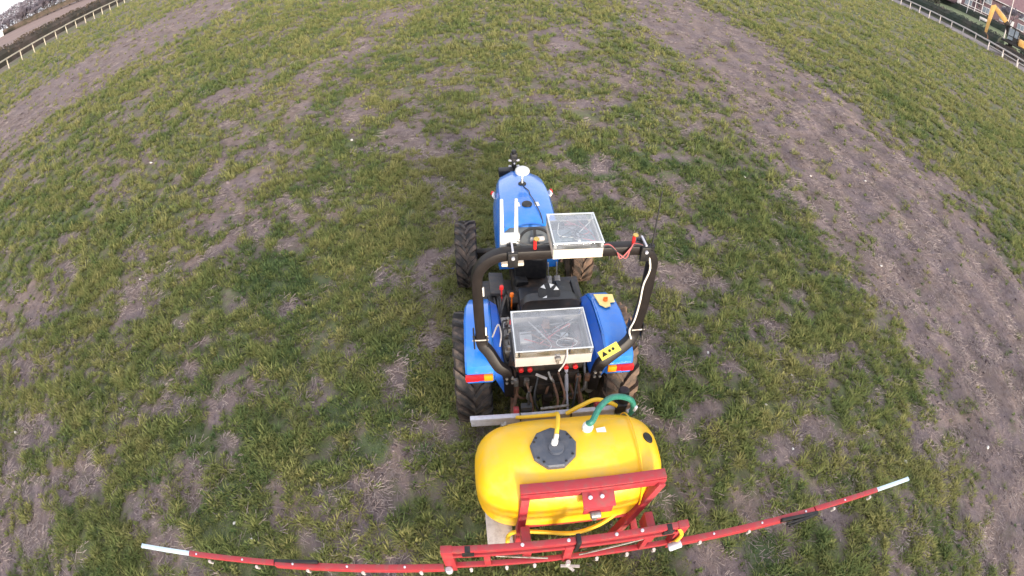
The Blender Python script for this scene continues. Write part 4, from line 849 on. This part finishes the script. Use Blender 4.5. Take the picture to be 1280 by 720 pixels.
stms = [stone_mesh(k) for k in range(4)]
for k, (x, y, r) in enumerate(STONES):
    o = bpy.data.objects.new('flint_stone', stms[k % 4]); COL.objects.link(o); z = float(relief(np.array([x]), np.array([y]))[0])
    o.location = (x, y, z+r*.45); o.scale = (r, r, r); o.rotation_euler = (rng.uniform(-.4, .4), rng.uniform(-.4, .4), rng.uniform(0, 6))
    tag(o, 'pale flint stone '+STONE_AT[k], 'stone', 'pale flint stones scattered on the field')
#PART3
# ------------------------------------------------------------------ beyond the field: fences
def rail_fence(name, label, P0, P1, n, h, m, rail, post, low=None):
    P0, P1 = Vector(P0), Vector(P1); d = P1-P0; ang = math.atan2(d.y, d.x)
    t = thing('rail_fence', label, 'fence', P0, world=True, rz=ang); L = d.length
    pm = MB().box((0, 0, h/2-.05), (post, post*.9, h+.05), bev=.01)
    p0 = pm.build('post', m, t, off=(0, 0, 0))
    for k in range(n+1):
        o = p0 if k == 0 else bpy.data.objects.new('post', p0.data)
        if k: COL.objects.link(o); o.parent = t
        o.location = (L*k/n, random.uniform(-.04, .04), 0); o.rotation_euler = (random.uniform(-.03, .03), random.uniform(-.03, .03), 0)
    r0 = None
    for k in range(n):
        mb = MB().bar((0, 0, 0), (L/n-.01, 0, 0), rail*.7, rail, .02)
        if r0 is None: r0 = mb.build('rail', m, t, off=(0, 0, 0)); o = r0
        else: o = bpy.data.objects.new('rail', r0.data); COL.objects.link(o); o.parent = t
        o.location = (L*k/n, 0, h+random.uniform(-.02, .02))
    return t
fl = lambda y: -62.6-.275*(y-46.6)
fr = lambda y: 64.65+.18*(y-46.7)
rail_fence('rail_fence', 'cream post and rail fence along the dark hedge at upper left', (fl(26), 26, 0), (fl(26+34*3.31), 26+34*3.31, 0), 34, 1.38, M['fence'], .20, .13)
rail_fence('rail_fence', 'tall greyed white post and rail fence in front of the yellow digger', (fr(30), 30, 0), (fr(30+26*3.5), 30+26*3.5, 0), 26, 1.45, M['fence_grey'], .22, .13)
rail_fence('rail_fence', 'low greyed rail fence just behind the taller fence by the digger', (fr(34)+1.1, 34, 0), (fr(55.4)+1.1, 55.4, 0), 6, .78, M['fence_grey'], .17, .16)

# land beyond the fences
def sheet(name, grid, m):
    ny_, nx_ = len(grid), len(grid[0]); V = [p for r in grid for p in r]
    F = [(j*nx_+i, j*nx_+i+1, (j+1)*nx_+i+1, (j+1)*nx_+i) for j in range(ny_-1) for i in range(nx_-1)]
    o = MB().add(V, F).build(name, m, off=(0, 0, 0), smooth=60); return tag(o, kind='structure')
M['plough'] = mat('pale_ploughed_earth', (.245, .178, .160), .95, spec=.1, col2=(.20, .155, .145), vscale=.06, bump=.3, bscale=1.5)
M['bankgrass'] = mat('mown_bank_grass', (.19, .215, .125), .95, spec=.1, col2=(.155, .18, .11), vscale=.25, bump=.3, bscale=3)
M['path'] = mat('worn_pale_track', (.25, .22, .225), .95, spec=.1, col2=(.19, .165, .16), vscale=.5)
M['verge'] = mat('dark_verge', (.065, .068, .042), .95, spec=.1, col2=(.09, .08, .06), vscale=.5)
pz = lambda e: float(np.interp(e, [10, 30, 137, 320], [.02, .15, 3.9, 5.2]))
sheet('ploughed_field', [[(fl(y)-e, y, pz(e)) for e in (10, 14, 30, 60, 100, 137, 200, 320)] for y in range(-40, 1000, 40)], M['plough'])
bz = lambda e: float(np.interp(e, [2, 6, 12, 34, 60, 70, 400], [.012, .35, .9, 3.1, 5.0, 5.2, 6.0]))
es = [2, 4, 6, 9, 12, 18, 26, 34, 44, 52, 60, 70, 120, 250, 400]
sheet('grass_bank', [[(fr(y)+e, y, bz(e)) for e in es] for y in range(-60, 620, 20)], M['bankgrass'])
sheet('track_path', [[(fr(y)+e, y, max(.016, bz(e)+.02)) for e in (.9, 2.4, 5.2)] for y in range(-40, 300, 20)], M['path'])
sheet('dark_verge', [[(fr(y)+e, y, bz(e)+.03) for e in (5.3, 6, 7.5, 9)] for y in range(-40, 300, 20)], M['verge'])

def hedge(label, x_of, e0, y0, y1, zf, h, wdt, m, seed, n, group=None, core=True, fs=1.0):
    """a long clipped hedge: twig and leaf faces through its whole volume round a dense heart"""
    r = np.random.default_rng(seed); mb = MB(); V = []; F = []
    yy = r.uniform(y0, y1, n); ee = np.clip(r.normal(0, .36, n), -1, 1)*wdt*.62; top = h*(.86+.28*fbm(yy*.35, yy*0+seed, seed, 3)); zz = top*r.uniform(0, 1, n)**.6
    s = r.uniform(.10, .34, n)*fs
    for k in range(n):
        c = Vector((x_of(yy[k])+e0+ee[k], yy[k], zf+zz[k])); a = Vector(r.normal(0, 1, 3)).normalized(); b = a.orthogonal().normalized()*s[k]*.55; a = a*s[k]
        q = len(V); V += [c-a, c+b*.8, c+a, c-b]; F.append((q, q+1, q+2, q+3))
    mb.add(V, F)
    rg = []
    for y in np.linspace(y0, y1, 60):
        t_ = h*(.80+.16*float(fbm(np.array([y*.35]), np.array([0.0+seed]), seed, 3)[0])); X0 = x_of(y)+e0; w = wdt*.44
        rg.append([(X0-w, y, zf), (X0-w*.9, y, zf+t_*.7), (X0-w*.4, y, zf+t_), (X0+w*.4, y, zf+t_), (X0+w*.9, y, zf+t_*.7), (X0+w, y, zf)])
    if core: mb.loft(rg)
    o = mb.build('hedge', m, off=(0, 0, 0), smooth=0); return tag(o, label, 'hedge', group)
hedge('long dark bare hedge behind the cream fence at upper left', fl, -9.5, 25, 190, 0, 2.75, 2.6, M['hedge'], 3, 9000)
hedge('dark hedge running between the greyed rail fence and the grass bank', fr, 8.6, 60, 175, .55, 2.3, 2.4, M['hedge_green'], 5, 8000)
hedge('clipped dark green hedge across the top of the grass bank', fr, 35, 66, 150, 3.0, 1.9, 2.2, M['hedge_green'], 9, 5000)

# bare winter trees
def bare_tree(seed, h, spread=.5, depth=5):
    r = random.Random(seed); tr, cr = MB(), MB(); V = []; F = []
    def limb(p, d, L, rad, k):
        q = p+d*L; mid = p+d*L*.5+Vector((r.uniform(-1, 1), r.uniform(-1, 1), 0))*L*.06
        (tr if k >= depth-2 else cr).tube([p, mid, q], rad, 6 if k >= depth-1 else 3, radii=[1, .85, .68])
        if k == 0:
            for _ in range(5):
                a = (d+Vector((r.gauss(0, .55), r.gauss(0, .55), r.gauss(.1, .4)))).normalized(); s = p+d*L*r.random(); e = s+a*L*r.uniform(.6, 1.3); w = a.orthogonal().normalized()*.034
                b = len(V); V.extend([s-w, s+w, e]); F.append((b, b+1, b+2))
            return
        for i in range(r.choice((3, 4, 4)) if k > 1 else 3):
            a = r.uniform(0, 6.28); t = r.uniform(.55, 1.0); sp = r.uniform(.5, 1.15)*spread*1.7
            nd = (d+Vector((math.cos(a)*sp, math.sin(a)*sp, r.uniform(.0, .35)))).normalized()
            limb(p+d*L*t, nd, L*r.uniform(.58, .82), rad*.55, k-1)
    limb(Vector((0, 0, -.2)), Vector((r.uniform(-.06, .06), r.uniform(-.06, .06), 1)).normalized(), h*.22, h*.022, depth)
    cr.add(V, F); return tr, cr
protos_t = []
def tree_proto(seed, h, label, spread=.5, depth=5):
    t = thing('bare_tree', label, 'tree', (0, 0, 0), world=True); a, b = bare_tree(seed, h, spread, depth)
    a.build('trunk', M['bark'], t, smooth=60); b.build('crown', M['twig'], t, smooth=0); return t
def copy_tree(src, loc, rz, sc, label, group=None):
    o = src.copy(); COL.objects.link(o); o.location = loc; o.rotation_euler = (0, 0, rz); o.scale = (sc,)*3; o['label'] = label
    for c in src.children:
        d_ = c.copy(); COL.objects.link(d_); d_.parent = o
    if group: o['group'] = group
    return o
ta = tree_proto(41, 15, '', .42, 6); tb = tree_proto(57, 13, '', .52, 6); tc_ = tree_proto(63, 14, '', .36, 6)
ORD = ['first', 'second', 'third', 'fourth', 'fifth', 'sixth', 'seventh', 'eighth', 'ninth', 'tenth', 'eleventh', 'twelfth', 'thirteenth', 'fourteenth', 'fifteenth', 'sixteenth']
GL = 'bare winter trees beyond the ploughed field'
spots = []
for k in range(15):
    u = k/14; big = 1.25 if k in (4, 5) else 1.0
    spots.append((-246+37*u+random.uniform(-1, 1), 171+48*u+random.uniform(-1, 1), (ta, tb, tc_)[k % 3], (.62+.50*min(1, u*1.7)+random.uniform(-.06, .06))*big, 'bare purple grey winter tree, %s from the left in the far tree line' % ORD[k]))
for k in range(12):
    u = k/11
    spots.append((-256+40*u+random.uniform(-2, 2), 181+50*u+random.uniform(-2, 2), (tb, tc_, ta)[k % 3], .75+.45*min(1, u*1.6)+random.uniform(-.08, .1), 'bare winter tree, %s from the left in the back row of the far tree line' % ORD[k]))
first = set()
for k, (x, y, src, sc, lab) in enumerate(spots):
    z = pz(fl(y)-x)
    if src.name not in first:
        first.add(src.name); src.location = (x, y, z); src.scale = (sc,)*3; src['label'] = lab; src['group'] = GL
    else: copy_tree(src, (x, y, z), k*1.3, sc, lab, GL)
hedge('low dark scrub at the foot of the far tree line', lambda y: -246+(y-171)*.77, 1, 165, 232, 3.8, 3.0, 3.5, M['hedge'], 15, 3500)
wood = hedge('', lambda y: -262+(y-181)*.8, 0, 150, 262, 3.8, 12, 9, M['twig'], 23, 30000, core=False, fs=1.8)
for k_ in ('label', 'category'):
    if k_ in wood: del wood[k_]
wood.name = 'distant_wood'; tag(wood, 'hazy purple grey wood behind the far tree line', kind='stuff'); wood['category'] = 'wood'
t = thing('shed', 'long low white roofed shed under the bare trees, far upper left', 'shed', (-236, 168, 3.6), world=True, rz=math.atan2(.8, .6))
MB().box((0, 0, 1.3), (13, 4, 2.6), bev=.03).build('wall', M['white'], t)
MB().prism([(-6.8, -2.4, 2.62), (-6.8, 2.4, 2.62), (-6.8, 0, 3.5)], (1, 0, 0), 13.6).build('roof', M['white'], t, smooth=0)
for x in (-4, -1.3, 1.4, 4.1): MB().box((x, -2.02, 1.4), (1.0, .06, 1.0)).build('window', M['pane'], t)
t = thing('pole', 'slim pale pole standing beside the low white shed', 'pole', (-233.5, 172.5, 3.6), world=True)
MB().tube([(0, 0, 0), (0, 0, 7.5)], .2, 8, radii=[1, .6]).build('shaft', M['fence'], t); MB().box((0, 0, 7.5), (.5, .12, .12)).build('cap', M['fence'], t)

# ------------------------------------------------------------------ upper right: digger, goal frame, lamp post, house
ub = Vector((-.62, .785, 0)).normalized(); rzU = math.atan2(ub.y, ub.x)
E0 = Vector((70.6, 52.8, .62))
t = thing('excavator', 'yellow tracked digger with raised folded arm behind the rail fence', 'excavator', E0, world=True, rz=rzU)   # local x along its arm, y away to its left
for s in (-1, 1):
    tr = MB(); prof = [(x, z) for x, z in ([(1.55+.42*math.cos(a), .44+.42*math.sin(a)) for a in np.linspace(-1.57, 1.57, 9)]+[(-1.55-.42*math.cos(a), .44+.42*math.sin(a)) for a in np.linspace(1.57, -1.57, 9)])]
    tr.prism([(x, s*1.05-.27, z) for x, z in prof], (0, 1, 0), .54)
    tk_ = tr.build('track', M['black'], t, smooth=0)
    pads = MB()
    for x in np.arange(-1.6, 1.61, .2): pads.box((x, s*1.05, .88), (.12, .56, .05)).box((x, s*1.05, .03), (.12, .56, .05))
    tag(pads.build('track_pads', M['chassis'], tk_, off=(0, 0, 0)), kind='stuff'); wl2 = MB()
    for x in (-1.5, -.75, 0, .75, 1.5): wl2.cyl((x, s*1.34, .44), .26, .08, (0, 1, 0), 14, .02)
    wl2.build('roller', M['chassis'], tk_, off=(0, 0, 0))
MB().box((0, 0, .75), (1.6, 1.8, .5), bev=.05).cyl((0, 0, 1.05), .7, .2, seg=20).build('undercarriage', M['chassis'], t)
MB().box((-.25, 0, 1.27), (3.2, 2.3, .26), bev=.05).build('deck', M['black'], t)
MB().box((-1.25, 0, 1.80), (1.3, 2.3, .80), bev=.16).box((-.2, -.85, 1.62), (1.2, .6, .45), bev=.08).build('engine_cover', M['digger'], t)
MB().box((-1.55, -1.16, 1.75), (.5, .04, .3)).build('vent', M['chassis'], t)
cab = MB()
for x in (-.45, .85):
    for y in (.12, 1.08): cab.bar((x, y, 1.4), (x-.06, y, 2.95), .09, .09, .02)
cab.box((.17, .6, 3.0), (1.5, 1.12, .12), bev=.04).box((.2, .6, 1.45), (1.45, 1.1, .12)).build('cab_frame', M['black'], t)
for c, d in (((.84, .6, 2.2), (.02, .84, 1.35)), ((.42, 1.06, 2.45), (.62, .02, .80)), ((.42, .14, 2.45), (.62, .02, .80)), ((-.2, 1.06, 2.45), (.42, .02, .80)), ((-.2, .14, 2.45), (.42, .02, .80)), ((.42, 1.06, 1.78), (.62, .02, .36)), ((-.46, .6, 2.4), (.02, .84, .95))): MB().box(c, d).build('cab_window', M['pane'], t)
for y in (.13, 1.07): MB().box((.05, y, 2.2), (.08, .05, 1.5)).box((.2, y, 2.0), (1.3, .05, .08)).build('door_frame', M['black'], t)
for y in (.13, 1.07): MB().box((-.2, y, 1.75), (.44, .03, .44)).build('side_panel', M['black'], t)
MB().box((.1, .6, 1.7), (.5, .5, .2), bev=.05).box((-.12, .6, 2.05), (.14, .48, .6), bev=.05).build('cab_seat', M['seat'], t)
MB().sweep([(.9, -.25, 1.45), (1.5, -.25, 2.9), (2.2, -.25, 4.35), (2.75, -.25, 4.75)], rrect(.36, .55, .05), up=(0, 0, 1), radii=[1.2, 1.4, 1.6, 1.5]).build('boom_base', M['chassis'], t)
MB().sweep([(2.35, -.25, 4.5), (3.2, -.25, 5.05), (4.2, -.25, 5.65), (4.95, -.25, 6.0)], rrect(.36, .52, .05), up=(0, 0, 1), radii=[1.5, 1.6, 1.35, 1.0]).build('boom', M['digger'], t)
MB().sweep([(4.6, -.25, 6.25), (5.05, -.25, 5.9), (5.15, -.25, 4.2), (5.2, -.25, 1.75)], rrect(.30, .46, .04), up=(1, 0, 0), radii=[1.0, 1.7, 1.4, .95]).build('dipper_arm', M['digger'], t)
MB().tube([(2.9, -.25, 5.35), (4.5, -.25, 6.22)], .10, 8).build('arm_ram', M['steel'], t); MB().tube([(1.2, -.25, 1.7), (2.5, -.05, 4.2)], .09, 8).build('boom_ram', M['steel'], t)
MB().loft([[Vector((x+5.05, y, z+1.15)) for x, z in ((.35, .55), (.1, .6), (-.35, .3), (-.5, -.15), (-.25, -.5), (.2, -.55), (.3, -.4), (-.15, -.33), (-.3, -.1), (-.2, .2), (.1, .42))] for y in (-.65, .15)]).build('bucket', M['rust'], t, smooth=0)
MB().tube([(-.55, -1.0, 1.4), (-.55, -1.0, 2.9)], .05, 8).build('exhaust_pipe', M['fence_grey'], t)

for c in t.children:
    if not c.name.startswith(('boom', 'dipper', 'arm_ram', 'bucket')): c.scale = (1.36, 1.36, 1.36); c.location.x += .75; c.location.z += (.25 if not c.name.startswith(('track', 'under')) else 0)
vx = Vector((.787, .617, 0))
def right_at(px_u, dist): return vx*dist+ub*px_u
t = thing('lamp_post', 'slim pale lamp post rising behind the yellow digger', 'lamp post', (78.6, 62.0, .9), world=True)
MB().tube([(0, 0, 0), (0, 0, 1.2), (0, 0, 11)], .11, 10, radii=[1.3, 1, .7]).build('shaft', M['fence_grey'], t)
MB().box((0, -.35, 11.0), (.22, .9, .12), bev=.04).build('lamp_head', M['fence_grey'], t)
t = thing('goal_frame', 'white tubular frame with crossbars beside the hedge at upper right', 'frame', (108.2, 96.6, 3.9), world=True, rz=rzU)
for x in (-1.6, 0.2, 2.0): MB().tube([(x, 0, -.6), (x, 0, 5.2)], .10, 8).build('upright', M['render'], t)
for z in (1.5, 3.1): MB().tube([(-1.6, .02, z), (2.0, .02, z)], .09, 8).build('crossbar', M['render'], t)
MB().bar((-6.5, 1.2, .95), (4.0, 1.2, .95), .1, .14).build('low_rail', M['render'], t)
t = thing('garden_bench', 'pale grey low bench on the grass by the clipped hedge', 'bench', (101.5, 87.2, 3.0), world=True, rz=rzU)
MB().box((0, 0, .48), (2.2, .5, .08), bev=.02).build('seat', M['render'], t); MB().box((0, .24, .85), (2.2, .07, .5), bev=.02).build('backrest', M['render'], t)
for x in (-.95, .95): MB().box((x, 0, .22), (.1, .45, .44)).build('leg', M['render'], t)

# house: brick wing with tiled roof and a taller rendered block; local x = ub, y = towards the camera's far side
H0 = Vector((118.5, 94.0, 4.6)); rzH = rzU
t = thing('brick_house', 'dull red brick house with white windows and gutters at upper right', 'house', H0, world=True, rz=rzH)
MB().box((4, -4, 2.6), (36, 8, 5.6), bev=.02).build('wall', M['brick'], t)
MB().prism([(-14.4, .55, 5.3), (-14.4, -8.6, 5.3), (-14.4, -4, 9.0)], (1, 0, 0), 37).build('roof', M['tile'], t, smooth=0)
MB().box((4, .62, 5.32), (37.2, .16, .22)).build('gutter', M['render'], t)
def window(x, z, w, h, y=.02):
    f = MB().box((x, y, z), (w, .10, h), bev=.02).build('window', M['render'], t)
    for k in range(2):
        MB().box((x-w/4+.02+k*(w/2-.04), y+.056, z), (w/2-.14, .02, h-.22)).build('pane', M['pane'], f, off=(0, 0, 0))
    MB().box((x, y+.10, z-h/2-.06), (w+.3, .25, .1)).build('sill', M['render'], f, off=(0, 0, 0))
for x in (-9, -4, 1, 6, 11, 16, 20): window(x, 1.6, 2.0, 1.6); window(x, 4.15, 2.0, 1.3)
for x in (-1.5, 13.5): MB().box((x, .03, 1.0), (1.1, .1, 2.2), bev=.02).build('door', M['render'], t)
MB().box((-6, -4, 9.2), (.9, .9, 2.0), bev=.03).build('chimney', M['brick'], t)
P_ = H0+ub*0+vx*18
t = thing('tall_house', 'taller white rendered house with tiled roof behind the brick one', 'house', P_, world=True, rz=rzH)
MB().box((-4, -4, 5), (22, 8, 12), bev=.02).build('wall', M['render'], t)
MB().prism([(-15.4, .6, 11.0), (-15.4, -8.6, 11.0), (-15.4, -4, 14.5)], (1, 0, 0), 22.8).build('roof', M['tile'], t, smooth=0)
for x in (-12, -7.5, -3, 1.5, 5):
    for z in (6.2, 9.3): window(x, z, 1.8, 1.7)
GR = 'bare trees by the houses at upper right'
copy_tree(tb, (107.5, 84.5, 3.6), 1.0, .85, 'bare tree in front of the brick house, right of the white frame')
copy_tree(ta, (113, 100, 4.4), 2.2, .8, 'bare tree standing left of the brick house behind the white frame')
def bush(label, c, r, m, seed, n=700):
    q = np.random.default_rng(seed); V = []; F = []
    for k in range(n):
        d_ = Vector(q.normal(0, 1, 3)).normalized()*r*q.uniform(.3, 1)*(.8+.35*math.sin(k*.37)); p = Vector((d_.x, d_.y, abs(d_.z)*1.3)); a = Vector(q.normal(0, 1, 3)).normalized(); b = a.orthogonal()*.16; a = a*.28
        i = len(V); V += [p-a, p+b, p+a, p-b]; F.append((i, i+1, i+2, i+3))
    tt = thing('evergreen_bush', label, 'bush', c, world=True); MB().add(V, F).build('foliage', m, tt, smooth=0); MB().tube([(0, 0, -.1), (0, 0, r*.9)], .12, 6).build('stem', M['bark'], tt)
bush('dark rounded evergreen at the left end of the grass bank', (88.5, 92.3, 2.6), 2.0, M['hedge_green'], 4, 1200)
bush('dark bush tucked behind the digger cab', (77.5, 55.5, 1.0), 1.6, M['hedge_green'], 6)
